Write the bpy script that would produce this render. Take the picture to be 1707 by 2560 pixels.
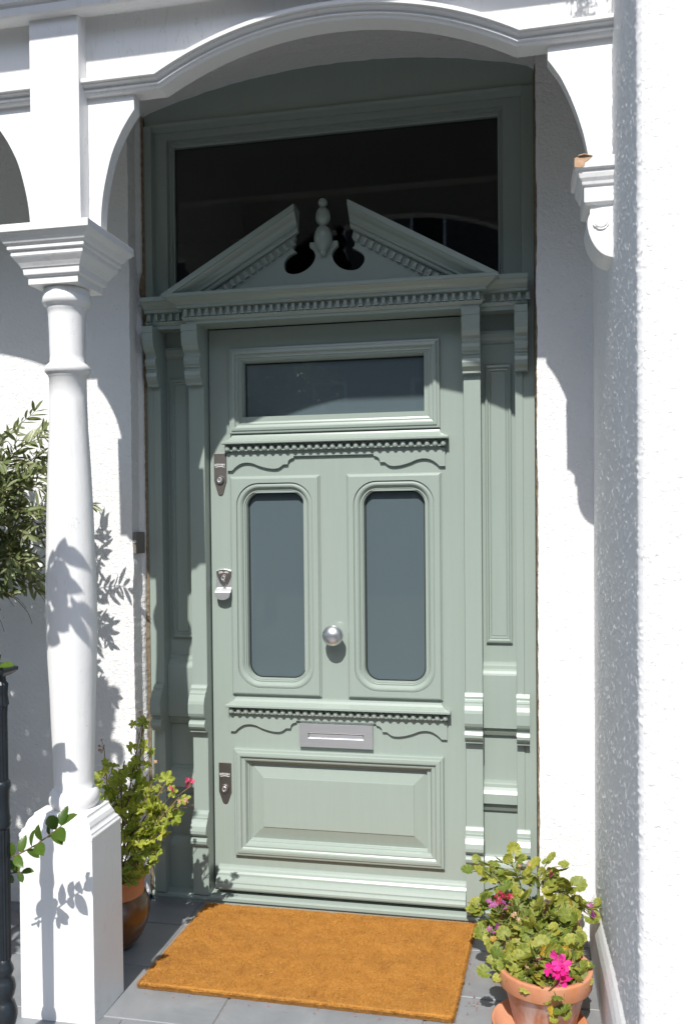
import bpy, bmesh, math, random
import numpy as np
from mathutils import Vector, Matrix, Euler, noise as mnoise
R = math.radians
SC = bpy.context.scene
COL = SC.collection
for o in list(bpy.data.objects):
    bpy.data.objects.remove(o)

# ------------------------------------------------------------------ camera
cam_d = bpy.data.cameras.new('camera')
cam = bpy.data.objects.new('camera', cam_d); COL.objects.link(cam)
yaw, pit, rol = -0.2008482, -0.0190267, -0.0096202
fw = Vector((math.sin(yaw)*math.cos(pit), math.cos(yaw)*math.cos(pit), math.sin(pit)))
rt = Vector((math.cos(yaw), -math.sin(yaw), 0)); up = rt.cross(fw)
c_, s_ = math.cos(rol), math.sin(rol)
rt, up = c_*rt + s_*up, -s_*rt + c_*up
m = Matrix((rt, up, -fw)).transposed().to_4x4(); m.translation = (1.08120, -2.95801, 1.34742)
cam.matrix_world = m
cam_d.sensor_fit = 'VERTICAL'; cam_d.sensor_height = 36; cam_d.lens = 2172.58/2560*36
cam_d.shift_y = 68.35/2560
cam_d.clip_start = .05; cam_d.clip_end = 500
cam_d.dof.use_dof = True; cam_d.dof.focus_distance = 2.9; cam_d.dof.aperture_fstop = 5.0
SC.camera = cam
# ------------------------------------------------------------------ light
SUN_T = 1.15            # drop per metre of depth: tangent of the sun's elevation
SUN_K = 0.018           # sideways drift per metre of depth
world = bpy.data.worlds.new('World'); SC.world = world; world.use_nodes = True
wn = world.node_tree; wn.nodes.clear()
sky = wn.nodes.new('ShaderNodeTexSky'); sky.sky_type = 'NISHITA'; sky.sun_disc = False
sky.sun_elevation = math.atan(SUN_T); sky.sun_rotation = R(180)
sky.air_density = 1.0; sky.dust_density = 1.1; sky.ozone_density = 1.0
bg = wn.nodes.new('ShaderNodeBackground'); bg.inputs[1].default_value = .15
wo = wn.nodes.new('ShaderNodeOutputWorld')
wn.links.new(sky.outputs[0], bg.inputs[0]); wn.links.new(bg.outputs[0], wo.inputs[0])
sd = bpy.data.lights.new('sun', 'SUN'); sd.energy = 4.25; sd.angle = R(.53); sd.color = (1, .968, .915)
sun = bpy.data.objects.new('sun', sd); COL.objects.link(sun)
sun.rotation_euler = Vector((SUN_K, 1, -SUN_T)).to_track_quat('-Z', 'Y').to_euler()
sun.location = (0, -6, 9)
SC.view_settings.view_transform = 'Standard'; SC.view_settings.look = 'None'
SC.view_settings.gamma = 1; SC.view_settings.use_curve_mapping = False
SC.view_settings.exposure = .47
SC.cycles.use_denoising = True
SC.cycles.max_bounces = 8; SC.cycles.diffuse_bounces = 5; SC.cycles.transparent_max_bounces = 12
random.seed(7); RNG = np.random.default_rng(7)

# ------------------------------------------------------------------ materials
class NT:
    def __init__(s, name):
        s.m = bpy.data.materials.new(name); s.m.use_nodes = True
        s.t = s.m.node_tree; s.t.nodes.clear()
        s.out = s.t.nodes.new('ShaderNodeOutputMaterial')
        s.tc = s.t.nodes.new('ShaderNodeTexCoord').outputs['Object']
    def n(s, typ, **kw):
        nd = s.t.nodes.new(typ)
        for k, v in kw.items():
            if k.startswith('_'): setattr(nd, k[1:], v)
            else: s.set(nd, k, v)
        return nd
    def set(s, nd, k, v):
        k = int(k[1:]) if (k[0] == 'i' and k[1:].isdigit()) else k.replace('__', ' ')
        if isinstance(v, bpy.types.NodeSocket): s.t.links.new(v, nd.inputs[k])
        else: nd.inputs[k].default_value = v
    def noise(s, scale, detail=3, rough=.55, vec=None, dist=0):
        return s.n('ShaderNodeTexNoise', Vector=vec or s.tc, Scale=scale, Detail=detail, Roughness=rough, Distortion=dist).outputs[0]
    def map(s, scale=(1, 1, 1), rot=(0, 0, 0)):
        return s.n('ShaderNodeMapping', Vector=s.tc, Scale=scale, Rotation=rot).outputs[0]
    def ramp(s, f, stops):
        nd = s.n('ShaderNodeValToRGB', Fac=f); e = nd.color_ramp.elements
        while len(e) < len(stops): e.new(.5)
        for el, (p, c) in zip(e, stops):
            el.position = p; el.color = (*c, 1) if isinstance(c, (tuple, list)) else (c, c, c, 1)
        return nd.outputs[0]
    def mix(s, f, a, b, mode='MIX'):
        nd = s.n('ShaderNodeMix', _data_type='RGBA', _blend_type=mode)
        for i, v in ((0, f), (6, a), (7, b)):
            if isinstance(v, bpy.types.NodeSocket): s.t.links.new(v, nd.inputs[i])
            else: nd.inputs[i].default_value = (*v, 1) if isinstance(v, tuple) and len(v) == 3 else v
        return nd.outputs[2]
    def math(s, op, a, b=0.):
        nd = s.n('ShaderNodeMath', _operation=op)
        for i, v in ((0, a), (1, b)):
            if isinstance(v, bpy.types.NodeSocket): s.t.links.new(v, nd.inputs[i])
            else: nd.inputs[i].default_value = v
        return nd.outputs[0]
    def bump(s, h, strength=.5, dist=.002, normal=None):
        nd = s.n('ShaderNodeBump', Height=h, Strength=strength, Distance=dist)
        if normal: s.t.links.new(normal, nd.inputs['Normal'])
        return nd.outputs[0]
    def rnd(s): return s.n('ShaderNodeObjectInfo').outputs['Random']
    def pbr(s, col, rough=.5, **kw):
        p = s.n('ShaderNodeBsdfPrincipled')
        s.set(p, 'Base Color', (*col, 1) if isinstance(col, tuple) and len(col) == 3 else col)
        s.set(p, 'Roughness', rough)
        for k, v in kw.items(): s.set(p, k, v)
        s.t.links.new(p.outputs[0], s.out.inputs[0]); s.p = p
        return s.m

def m_green():
    t = NT('sage_paint')
    big = t.noise(2.2, 3); fine = t.noise(60, 2, vec=t.map((1, 1, .06)))
    col = t.mix(t.ramp(big, [(.3, 0), (.7, 1)]), (.282, .338, .303), (.294, .350, .315))
    col = t.mix(t.math('MULTIPLY', fine, .30), col, (.215, .262, .228))
    dust = t.ramp(t.noise(1.6, 5, .7), [(.45, 0), (.75, 1)])
    col = t.mix(t.math('MULTIPLY', dust, .22), col, (.33, .36, .33))
    b = t.bump(t.noise(140, 2, vec=t.map((1, 1, .05))), .12, .0006)
    return t.pbr(col, .31, Normal=b, Coat__Weight=.25, Coat__Roughness=.12)
def m_white_timber():
    t = NT('white_paint')
    big = t.noise(3, 4)
    col = t.mix(t.ramp(big, [(.3, 0), (.75, 1)]), (.77, .77, .767), (.73, .73, .725))
    spk = t.ramp(t.noise(60, 4, .7), [(.68, 0), (.76, 1)])
    col = t.mix(t.math('MULTIPLY', spk, .75), col, (.30, .27, .22))
    st = t.ramp(t.noise(5, 5, .65, vec=t.map((5, 5, .7)), dist=.4), [(.60, 0), (.80, 1)])
    col = t.mix(t.math('MULTIPLY', st, .42), col, (.46, .44, .40))
    ck = t.ramp(t.math('ABSOLUTE', t.math('SUBTRACT', t.noise(7, 4, .6, vec=t.map((3, 3, .55)), dist=.5), .5)), [(.0, 1), (.006, 0)])
    ck = t.math('MULTIPLY', ck, t.ramp(t.noise(2.6, 2), [(.52, 0), (.60, 1)]))
    col = t.mix(t.math('MULTIPLY', ck, .35), col, (.25, .23, .20))
    b = t.bump(t.noise(110, 3, vec=t.map((1, 1, .12))), .35, .0016)
    b = t.bump(t.noise(16, 3), .35, .004, b)
    return t.pbr(col, .42, Normal=b)
def m_render(name='white_render', amp=1.0, scale=1.0):
    t = NT(name)
    big = t.noise(2.0, 4)
    col = t.mix(t.ramp(big, [(.3, 0), (.75, 1)]), (.77, .77, .767), (.725, .725, .72))
    pit = t.ramp(t.noise(95*scale, 3, .6), [(.68, 0), (.75, 1)])
    col = t.mix(t.math('MULTIPLY', pit, .6), col, (.40, .37, .33))
    st = t.ramp(t.noise(4, 5, .65, vec=t.map((2, 2, .6)), dist=.3), [(.6, 0), (.85, 1)])
    col = t.mix(t.math('MULTIPLY', st, .18), col, (.55, .54, .51))
    b = t.bump(t.noise(85*scale, 4, .62), 1.0*amp, .005)
    b = t.bump(t.noise(26*scale, 3), .4*amp, .008, b)
    return t.pbr(col, .8, Normal=b)
def m_roughcast():
    t = NT('white_roughcast')
    big = t.noise(2.0, 4)
    col = t.mix(t.ramp(big, [(.3, 0), (.75, 1)]), (.77, .77, .767), (.725, .725, .72))
    b = t.bump(t.noise(120, 3), .3, .002)
    return t.pbr(col, .85, Normal=b)
def m_simple(name, col, rough=.5, var=.12, scale=30, bump=.0, **kw):
    t = NT(name)
    n = t.noise(scale, 4)
    dark = tuple(c*(1-var*2.2) for c in col)
    c = t.mix(t.ramp(n, [(.3, 0), (.7, 1)]), dark, col)
    if bump: kw['Normal'] = t.bump(t.noise(scale*3, 3), bump, .002)
    return t.pbr(c, rough, **kw)
def m_slate():
    t = NT('slate')
    v = t.n('ShaderNodeVectorMath', _operation='ADD'); t.t.links.new(t.tc, v.inputs[0])
    r = t.rnd(); cmb = t.n('ShaderNodeCombineXYZ', X=t.math('MULTIPLY', r, 31.), Y=t.math('MULTIPLY', r, 17.)).outputs[0]
    t.t.links.new(cmb, v.inputs[1]); vec = v.outputs[0]
    n1 = t.noise(6, 5, .6, vec=vec, dist=.6); n2 = t.noise(120, 4, .6, vec=vec)
    col = t.mix(t.ramp(n1, [(.3, 0), (.7, 1)]), (.165, .178, .190), (.235, .243, .252))
    rust = t.math('MULTIPLY', t.ramp(t.noise(3.2, 4, .6, vec=vec, dist=1.), [(.48, 0), (.72, 1)]), t.ramp(r, [(.25, .05), (.8, .75)]))
    col = t.mix(rust, col, (.19, .145, .125))
    col = t.mix(t.math('MULTIPLY', t.ramp(n2, [(.62, 0), (.74, 1)]), .4), col, (.30, .30, .30))
    b = t.bump(n1, .4, .004); b = t.bump(n2, .25, .0012, b)
    return t.pbr(col, t.ramp(n1, [(.2, .42), (.8, .62)]), Normal=b)
def m_coir(name, dk):
    t = NT(name)
    n1 = t.noise(5.5, 4, .6, vec=t.map((1, 2.2, 1))); n2 = t.noise(260, 3, .7); n3 = t.noise(38, 3, .65)
    col = t.mix(t.ramp(n1, [(.30, 0), (.62, 1)]), (.47*dk, .205*dk, .030*dk), (.56*dk, .25*dk, .036*dk))
    col = t.mix(t.math('MULTIPLY', t.ramp(n3, [(.45, 0), (.72, 1)]), .3), col, (.66*dk, .33*dk, .06*dk))
    col = t.mix(t.math('MULTIPLY', t.ramp(n2, [(.52, 0), (.68, 1)]), .7), col, (.17*dk, .075*dk, .02*dk))
    return t.pbr(col, .85, Normal=t.bump(n2, .8, .004))
def m_terra(lime_amt=1.):
    t = NT('terracotta')
    n = t.noise(7, 4, .6); col = t.mix(t.ramp(n, [(.3, 0), (.7, 1)]), (.42, .155, .065), (.55, .235, .105))
    lime = t.ramp(t.noise(9, 5, .62, vec=t.map((1, 1, .55)), dist=1.2), [(.38, 0), (.56, 1)])
    z = t.n('ShaderNodeSeparateXYZ', Vector=t.tc).outputs[2]
    lime = t.math('MULTIPLY', lime, t.ramp(z, [(.098, .95), (.112, .12)]))
    col = t.mix(t.math('MULTIPLY', lime, lime_amt), col, (.62, .50, .46))
    b = t.bump(t.noise(90, 3), .25, .0012)
    return t.pbr(col, .75, Normal=b)
def m_glaze():
    t = NT('brown_glaze')
    n = t.noise(9, 4, .6, vec=t.map((1, 1, .5)), dist=.7)
    col = t.mix(t.ramp(n, [(.35, 0), (.65, 1)]), (.055, .021, .008), (.15, .06, .016))
    return t.pbr(col, .24, Normal=t.bump(t.noise(30, 3), .1, .002), Coat__Weight=.35, Coat__Roughness=.18)
def m_metal(name, col, rough, brushed=True):
    t = NT(name)
    n = t.noise(220, 2, vec=t.map((.04, 1, 1))) if brushed else t.noise(40, 3)
    c = t.mix(t.math('MULTIPLY', n, .5), col, tuple(x*.72 for x in col))
    return t.pbr(c, rough, Metallic=1.0, Normal=t.bump(n, .06, .0005))
def m_leaf(name, a, b, tr=.35, rough=.45, vein=0):
    t = NT(name)
    r = t.rnd(); n = t.noise(45, 3)
    col = t.mix(r, a, b)
    col = t.mix(t.math('MULTIPLY', t.ramp(n, [(.4, 0), (.75, 1)]), .35), col, tuple(x*.6 for x in a))
    if vein:
        sp = t.n('ShaderNodeSeparateXYZ', Vector=t.tc).outputs
        ang = t.math('ARCTAN2', sp[0], sp[1]); rad = t.math('SQRT', t.math('ADD', t.math('MULTIPLY', sp[0], sp[0]), t.math('MULTIPLY', sp[1], sp[1])))
        vn = t.ramp(t.math('ABSOLUTE', t.math('SINE', t.math('MULTIPLY', ang, vein))), [(.0, 1), (.22, 0)])
        col = t.mix(t.math('MULTIPLY', vn, .45), col, tuple(min(1, x*1.5+.04) for x in b))
        col = t.mix(t.math('MULTIPLY', t.ramp(rad, [(.35, 0), (.55, 1), (.78, .1), (1., 0)]), .30), col, tuple(x*.55 for x in a))
        col = t.mix(t.math('MULTIPLY', t.ramp(rad, [(.80, 0), (1., 1)]), t.math('MULTIPLY', r, .5)), col, (.45, .38, .06))
    p = t.n('ShaderNodeBsdfPrincipled', Base__Color=col, Roughness=rough); t.set(p, 'Normal', t.bump(t.noise(220, 2), .25, .0012))
    tl = t.n('ShaderNodeBsdfTranslucent', Color=t.mix(.5, col, t.mix(1., col, (1., .95, .35), 'MULTIPLY')))
    ms = t.n('ShaderNodeMixShader', i0=tr, i1=p.outputs[0], i2=tl.outputs[0])
    t.t.links.new(ms.outputs[0], t.out.inputs[0])
    return t.m
def m_glass_clear():
    t = NT('clear_glass')
    return t.pbr((.92, .95, .94), .015, Transmission__Weight=1.0, IOR=1.12, Specular__IOR__Level=.5,
                 Normal=t.bump(t.noise(5, 2), .02, .002), Coat__Weight=.8, Coat__Roughness=.01)
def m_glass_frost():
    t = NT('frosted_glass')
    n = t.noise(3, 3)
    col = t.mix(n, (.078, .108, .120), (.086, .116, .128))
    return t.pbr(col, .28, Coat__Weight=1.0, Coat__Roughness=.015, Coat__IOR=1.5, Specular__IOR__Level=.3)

M = dict(green=m_green(), white=m_white_timber(), render=m_render(), render_rough=m_roughcast(),
         slate=m_slate(), coir=m_coir('coir', .78), coir_dark=m_coir('coir_backing', .4), terra=m_terra(), glaze=m_glaze(), terra_plain=m_terra(.15),
         steel=m_metal('satin_steel', (.74, .755, .78), .46), dark_steel=m_metal('bronze_steel', (.30, .275, .26), .42),
         chrome=m_metal('satin_chrome', (.74, .75, .79), .36, False),
         glass=m_glass_clear(), frost=m_glass_frost(),
         rubber=m_simple('black_rubber', (.012, .012, .012), .5),
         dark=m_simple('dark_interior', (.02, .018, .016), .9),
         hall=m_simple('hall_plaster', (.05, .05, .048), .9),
         mortar=m_simple('old_mortar', (.26, .20, .13), .95, .25, 60, .8),
         grout=m_simple('grey_grout', (.24, .24, .235), .95, .12, 120, .4),
         concrete=m_simple('concrete', (.055, .054, .053), .9, .12, 20, .3),
         soil=m_simple('soil', (.022, .015, .011), .95, .3, 70, 1.0),
         iron=m_simple('blue_black_iron', (.012, .018, .024), .42, .2, 25, .25),  # blue-black, darkened further in place of the shrub's shade on the newel
         bare=m_simple('bare_wood', (.55, .36, .23), .85, .2, 40, .5),
         boards=m_simple('ceiling_boards', (.16, .15, .14), .8), bracket_paint=m_simple('brown_grey_paint', (.22, .20, .18), .5), lead=m_simple('roof_lead', (.16, .165, .175), .6),
         tag_white=m_simple('engraved_white', (.75, .75, .74), .4, .03),
         stem=m_simple('brown_stem', (.20, .13, .07), .7, .25, 60, .3),
         gstem=m_simple('green_stem', (.20, .22, .07), .6, .25, 60),
         bark=m_simple('olive_bark', (.16, .13, .10), .85, .3, 40, .6),
         geranium=m_leaf('geranium_leaf', (.13, .20, .03), (.42, .41, .07), .34, .5, 4.5),
         geranium_old=m_leaf('yellow_leaf', (.50, .38, .04), (.42, .23, .04), .3),
         scented=m_leaf('scented_leaf', (.26, .35, .05), (.54, .57, .09), .5, .5, 2.5),
         olive=m_leaf('olive_leaf', (.15, .19, .07), (.36, .39, .22), .3, .38),
         shrub=m_leaf('shrub_leaf', (.04, .085, .012), (.09, .15, .02), .25, .3),
         pink=m_leaf('hot_pink_petal', (.80, .015, .26), (.85, .06, .40), .3),
         mauve=m_leaf('mauve_petal', (.30, .06, .24), (.46, .12, .36), .3),
         red=m_leaf('crimson_petal', (.42, .015, .06), (.55, .05, .12), .3),
         dry=m_leaf('dry_petal', (.42, .22, .12), (.50, .32, .2), .2))

# ------------------------------------------------------------------ helpers
def link(name, me, mat=None, parent=None, loc=None):
    o = bpy.data.objects.new(name, me); COL.objects.link(o)
    if mat is not None and me is not None and not me.materials: me.materials.append(mat)
    if parent is not None: o.parent = parent
    if loc is not None: o.location = loc
    return o
def tag(o, label=None, cat=None, group=None, kind=None):
    if label: o['label'] = label
    if cat: o['category'] = cat
    if group: o['group'] = group
    if kind: o['kind'] = kind
    return o
def thing(name, label, cat, group=None, loc=(0, 0, 0)):
    o = bpy.data.objects.new(name, None); COL.objects.link(o); o.empty_display_size = .1; o.location = loc
    return tag(o, label, cat, group, 'thing')
class MB:
    def __init__(s): s.v = []; s.f = []; s.sm = []
    def add(s, vs, fs, smooth=False):
        k = len(s.v); s.v += [tuple(v) for v in vs]
        s.f += [tuple(i+k for i in f) for f in fs]; s.sm += [smooth]*len(fs)
        return s
    def box(s, x0, x1, y0, y1, z0, z1):
        vs = [(x, y, z) for x in (x0, x1) for y in (y0, y1) for z in (z0, z1)]
        return s.add(vs, [(0, 1, 3, 2), (4, 6, 7, 5), (0, 4, 5, 1), (2, 3, 7, 6), (0, 2, 6, 4), (1, 5, 7, 3)])
    def prism(s, poly, y0, y1):                     # polygon in XZ, extruded along Y
        n = len(poly)
        vs = [(x, y0, z) for x, z in poly] + [(x, y1, z) for x, z in poly]
        fs = [tuple(range(n)), tuple(range(2*n-1, n-1, -1))]
        fs += [(i, (i+1) % n + 0, (i+1) % n + n, i+n) for i in range(n)]
        return s.add(vs, [fs[0], fs[1]] + [(f[1], f[0], f[3], f[2]) for f in fs[2:]])
    def xprof(s, prof, x0, x1, miter=None, y0=None):
        # profile [(y,z)..] along X; with miter the ends are returned back to the wall at y0
        n = len(prof)
        if miter is None:
            vs = [(x0, y, z) for y, z in prof] + [(x1, y, z) for y, z in prof]
            fs = [(i, i+1, i+1+n, i+n) for i in range(n-1)] + [tuple(range(n-1, -1, -1)), tuple(range(n, 2*n)), (n-1, 0, n, 2*n-1)]
            return s.add(vs, fs)
        rows = []
        for y, z in prof:
            e = -(y-miter)
            rows.append([(x0-e, y0, z), (x0-e, y, z), (x1+e, y, z), (x1+e, y0, z)])
        vs = [p for r in rows for p in r]
        fs = [(4*i+j, 4*i+4+j, 4*i+5+j, 4*i+1+j) for i in range(n-1) for j in range(3)]
        fs += [(0, 1, 2, 3), (4*n-1, 4*n-2, 4*n-3, 4*n-4)]
        return s.add(vs, fs)
    def lathe(s, prof, cx, cy, seg=32, smooth=True, cap=True):   # [(r,z)]
        n = len(prof); vs = []
        for r, z in prof:
            vs += [(cx+r*math.cos(2*math.pi*k/seg), cy+r*math.sin(2*math.pi*k/seg), z) for k in range(seg)]
        fs = [(i*seg+k, i*seg+(k+1) % seg, (i+1)*seg+(k+1) % seg, (i+1)*seg+k) for i in range(n-1) for k in range(seg)]
        s.add(vs, fs, smooth)
        if cap:
            s.add(vs[:seg], [tuple(range(seg))]); s.add(vs[-seg:], [tuple(range(seg))])
        return s
    def loops(s, lps, close=True, fill=True, smooth=False):      # equal-length rings joined in turn
        n = len(lps[0]); vs = [p for l in lps for p in l]
        m_ = n if close else n-1
        fs = [(i*n+k, i*n+(k+1) % n, (i+1)*n+(k+1) % n, (i+1)*n+k) for i in range(len(lps)-1) for k in range(m_)]
        s.add(vs, fs, smooth)
        if fill: s.add(lps[-1], [tuple(range(n))])
        return s
    def tube(s, pts, r, seg=6, taper=1.):
        pts = [Vector(p) for p in pts]; rings = []
        for i, p in enumerate(pts):
            d = (pts[min(i+1, len(pts)-1)] - pts[max(i-1, 0)]).normalized()
            a = d.orthogonal().normalized(); b = d.cross(a)
            rr = r*(1-(1-taper)*i/max(1, len(pts)-1))
            rings.append([tuple(p+rr*(math.cos(2*math.pi*k/seg)*a+math.sin(2*math.pi*k/seg)*b)) for k in range(seg)])
        return s.loops(rings, True, True, True)
    def mesh(s, name, recalc=True):
        me = bpy.data.meshes.new(name); me.from_pydata(s.v, [], s.f)
        me.polygons.foreach_set('use_smooth', s.sm)
        if recalc:
            b = bmesh.new(); b.from_mesh(me)
            bmesh.ops.remove_doubles(b, verts=b.verts, dist=1e-6)
            bmesh.ops.recalc_face_normals(b, faces=b.faces); b.to_mesh(me); b.free()
        me.update(); return me
    def obj(s, name, mat, parent=None, bevel=0, loc=None):
        o = link(name, s.mesh(name), M[mat] if isinstance(mat, str) else mat, parent, loc)
        if bevel:
            b = o.modifiers.new('bevel', 'BEVEL'); b.width = bevel; b.segments = 2; b.limit_method = 'ANGLE'; b.angle_limit = R(35)
            b.harden_normals = False
        return o
def rrect(x0, x1, z0, z1, r, y, seg=8):
    r = max(r, .0004); pts = []
    for cx, cz, a0 in ((x1-r, z1-r, 0), (x0+r, z1-r, 90), (x0+r, z0+r, 180), (x1-r, z0+r, 270)):
        for k in range(seg+1):
            a = R(a0+90*k/seg); pts.append((cx+r*math.cos(a), y, cz+r*math.sin(a)))
    return pts
def spline(pts, per=5):
    out = []; P = [Vector((*p, 0)) for p in pts]
    for i in range(len(P)-1):
        p0, p1, p2, p3 = P[max(i-1, 0)], P[i], P[i+1], P[min(i+2, len(P)-1)]
        for k in range(per):
            t = k/per
            q = .5*((2*p1)+(p2-p0)*t+(2*p0-5*p1+4*p2-p3)*t*t+(3*p1-p0-3*p2+p3)*t**3); out.append((q.x, q.y))
    out.append(tuple(pts[-1])); return out
def copyparts(name, me, mat, parent, locs):
    if not me.materials: me.materials.append(M[mat])
    for l in locs:
        o = link(name, me, None, parent)
        if isinstance(l, Matrix): o.matrix_local = l
        else: o.location = l
def gridwall(u0, u1, v0, v1, nu, nv, fn):
    vs = [fn(u0+(u1-u0)*i/nu, v0+(v1-v0)*j/nv) for j in range(nv+1) for i in range(nu+1)]
    fs = [(j*(nu+1)+i, j*(nu+1)+i+1, (j+1)*(nu+1)+i+1, (j+1)*(nu+1)+i) for j in range(nv) for i in range(nu)]
    return vs, fs

# ================================================================== SETTING
g = MB(); g.add([(-150, -150, -.06), (150, -150, -.06), (150, 150, -.06), (-150, 150, -.06)], [(0, 1, 2, 3)])
tag(g.obj('ground', 'concrete'), 'grey paved ground in front of the house', kind='structure')
pf = MB().box(-2.6, 1.297, -3.4, .06, -.05, -.004).obj('porch_floor', 'grout'); tag(pf, 'grey slate tiled porch floor with pale grout joints', kind='structure')
rows = [-.034+.277, -.034, -.226+.0, -.503, -.780, -1.057, -1.334, -1.611, -1.888, -2.165]
rows = [.05, -.226, -.503, -.780, -1.057, -1.334, -1.611, -1.888]
offs = [-.03, .53, .27, .02, .40, .15, .5]
tile_cache = {}
for ri in range(len(rows)-1):
    y1, y0 = rows[ri], rows[ri+1]
    for k in range(-5, 4):
        x0 = offs[ri]+k*.555; x1 = min(x0+.555, 1.296); xa = max(x0, -2.55)
        if x1-xa < .06: continue
        w, d = x1-xa-.007, y1-y0-.007
        key = (round(w, 3), round(d, 3))
        if key not in tile_cache:
            h = .002; tile_cache[key] = MB().loops([[(-w/2, -d/2, -.012), (w/2, -d/2, -.012), (w/2, d/2, -.012), (-w/2, d/2, -.012)],
                [(-w/2, -d/2, -h), (w/2, -d/2, -h), (w/2, d/2, -h), (-w/2, d/2, -h)],
                [(-w/2+h, -d/2+h, 0), (w/2-h, -d/2+h, 0), (w/2-h, d/2-h, 0), (-w/2+h, d/2-h, 0)]]).mesh('tile')
            tile_cache[key].materials.append(M['slate'])
        o = link('tile', tile_cache[key], None, pf, ((xa+x1)/2, (y0+y1)/2, random.uniform(-.0008, .0008)))

# ------------------------------------------------------------------ terrace across the street (seen only as a reflection)
M['brick'] = m_simple('dark_brick', (.10, .092, .082), .85, .2, 12, .3)
ops = thing('opposite_terrace', 'dark brick terrace across the street reflected in the glass', 'building', loc=(0, -24, 0))
wl = MB(); wl.box(-22, 22, -6, 0, -.06, 11.6).obj('wall', 'brick', ops)
MB().xprof([(.35, 11.6), (-3, 13.6), (-6.35, 11.6)], -22.2, 22.2).obj('roof', 'lead', ops)
wm = MB().box(-.55, .55, -.02, .03, 0, 1.9).mesh('window'); pm = MB().box(-.47, .47, .03, .035, .08, 1.82).mesh('pane'); pm.materials.append(M['dark'])
wm.materials.append(M['white'])
for i in range(14):
    for z in (.9, 3.9, 6.9, 9.2):
        o = link('window', wm, None, ops, (-20.5+i*3.15, 0, z)); link('pane', pm, None, o)
# ------------------------------------------------------------------ house front wall
YW = -.14
hw = thing('house_wall', 'white rendered house wall around the green doorway', 'wall')
def arch_top(x):
    return 2.910-(2.45-math.sqrt(2.45**2-(x-.50)**2))
def wallpiece(name, poly):
    return MB().prism(poly, YW, .2).obj(name, 'render', hw)
random.seed(3)
def jag(x, z0, z1, step, amp):          # a rough trowelled arris
    n = max(2, int((z1-z0)/step)); return [(x+amp*mnoise.noise(Vector((x*9, (z0+(z1-z0)*i/n)*7, 1)))+.6*amp*mnoise.noise(Vector((x*3, (z0+(z1-z0)*i/n)*45, 2))), z0+(z1-z0)*i/n) for i in range(n+1)]
left_edge = jag(-.233, -.04, 2.790, .010, .004)
right_edge = jag(1.141, -.04, 2.800, .010, .003)
wallpiece('wall_section', [(-3.2, -.04)] + left_edge + [(-3.2, 2.790)])
wallpiece('wall_section', [(1.32, -.04), (1.32, 2.800)] + right_edge[::-1])
xs = np.linspace(-.2335, 1.141, 45)
top = [(-3.2, 3.6), (-3.2, 2.790), (-.2335, 2.790)] + [(x, arch_top(x)+random.uniform(-.0015, .0015)) for x in xs[1:-2]] + [(1.116, 2.829), (1.134, 2.818), (1.141, 2.800), (1.32, 2.800), (1.32, 3.6)]
wallpiece('wall_section', top)
# skirting band on the left wall
MB().xprof([(YW+.01, 0), (YW-.022, 0), (YW-.022, .135), (YW-.004, .15), (YW+.01, .15)], -3.2, -.245).obj('skirting', 'render', hw)
# old mortar showing beside the frame
mj = MB(); zz = np.linspace(.02, 2.79, 260)
mj.loops([[(-.243, -.056, z) for z in zz], [(-.225, -.056+.004*mnoise.noise(Vector((0, 3, z*60))), z) for z in zz], [(-.213, -.05, z) for z in zz]], close=False, fill=False)
mj.obj('mortar_joint', 'mortar', hw)
def fil(z):
    w = .0135+.0015*mnoise.noise(Vector((5, 0, z*30)))+.001*mnoise.noise(Vector((5, 3, z*90)))
    if .5 < z < 1.3: w -= .0045*(.5+.5*math.sin(z*9))+.0015*mnoise.noise(Vector((7, 0, z*40)))
    if 2.12 < z < 2.24: w -= .012*math.sin((z-2.12)/.12*math.pi)**.5
    return -.2345+max(w, .001)
ff = MB(); ff.loops([[(-.243, -.082, z) for z in zz], [(-.2335, -.080, z) for z in zz], [(fil(z)-.0015, -.0665, z) for z in zz], [(fil(z), -.058, z) for z in zz], [(fil(z)-.001, -.05, z) for z in zz]], close=False, fill=False)
ff.obj('render_fillet', 'render', hw)
mj = MB(); mj.loops([[(1.146, -.12, z) for z in zz], [(1.1385+random.uniform(-.002, .001), -.12, z) for z in zz], [(1.134, -.04, z) for z in zz]], close=False, fill=False)
mj.obj('mortar_joint', 'mortar', hw)

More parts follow.
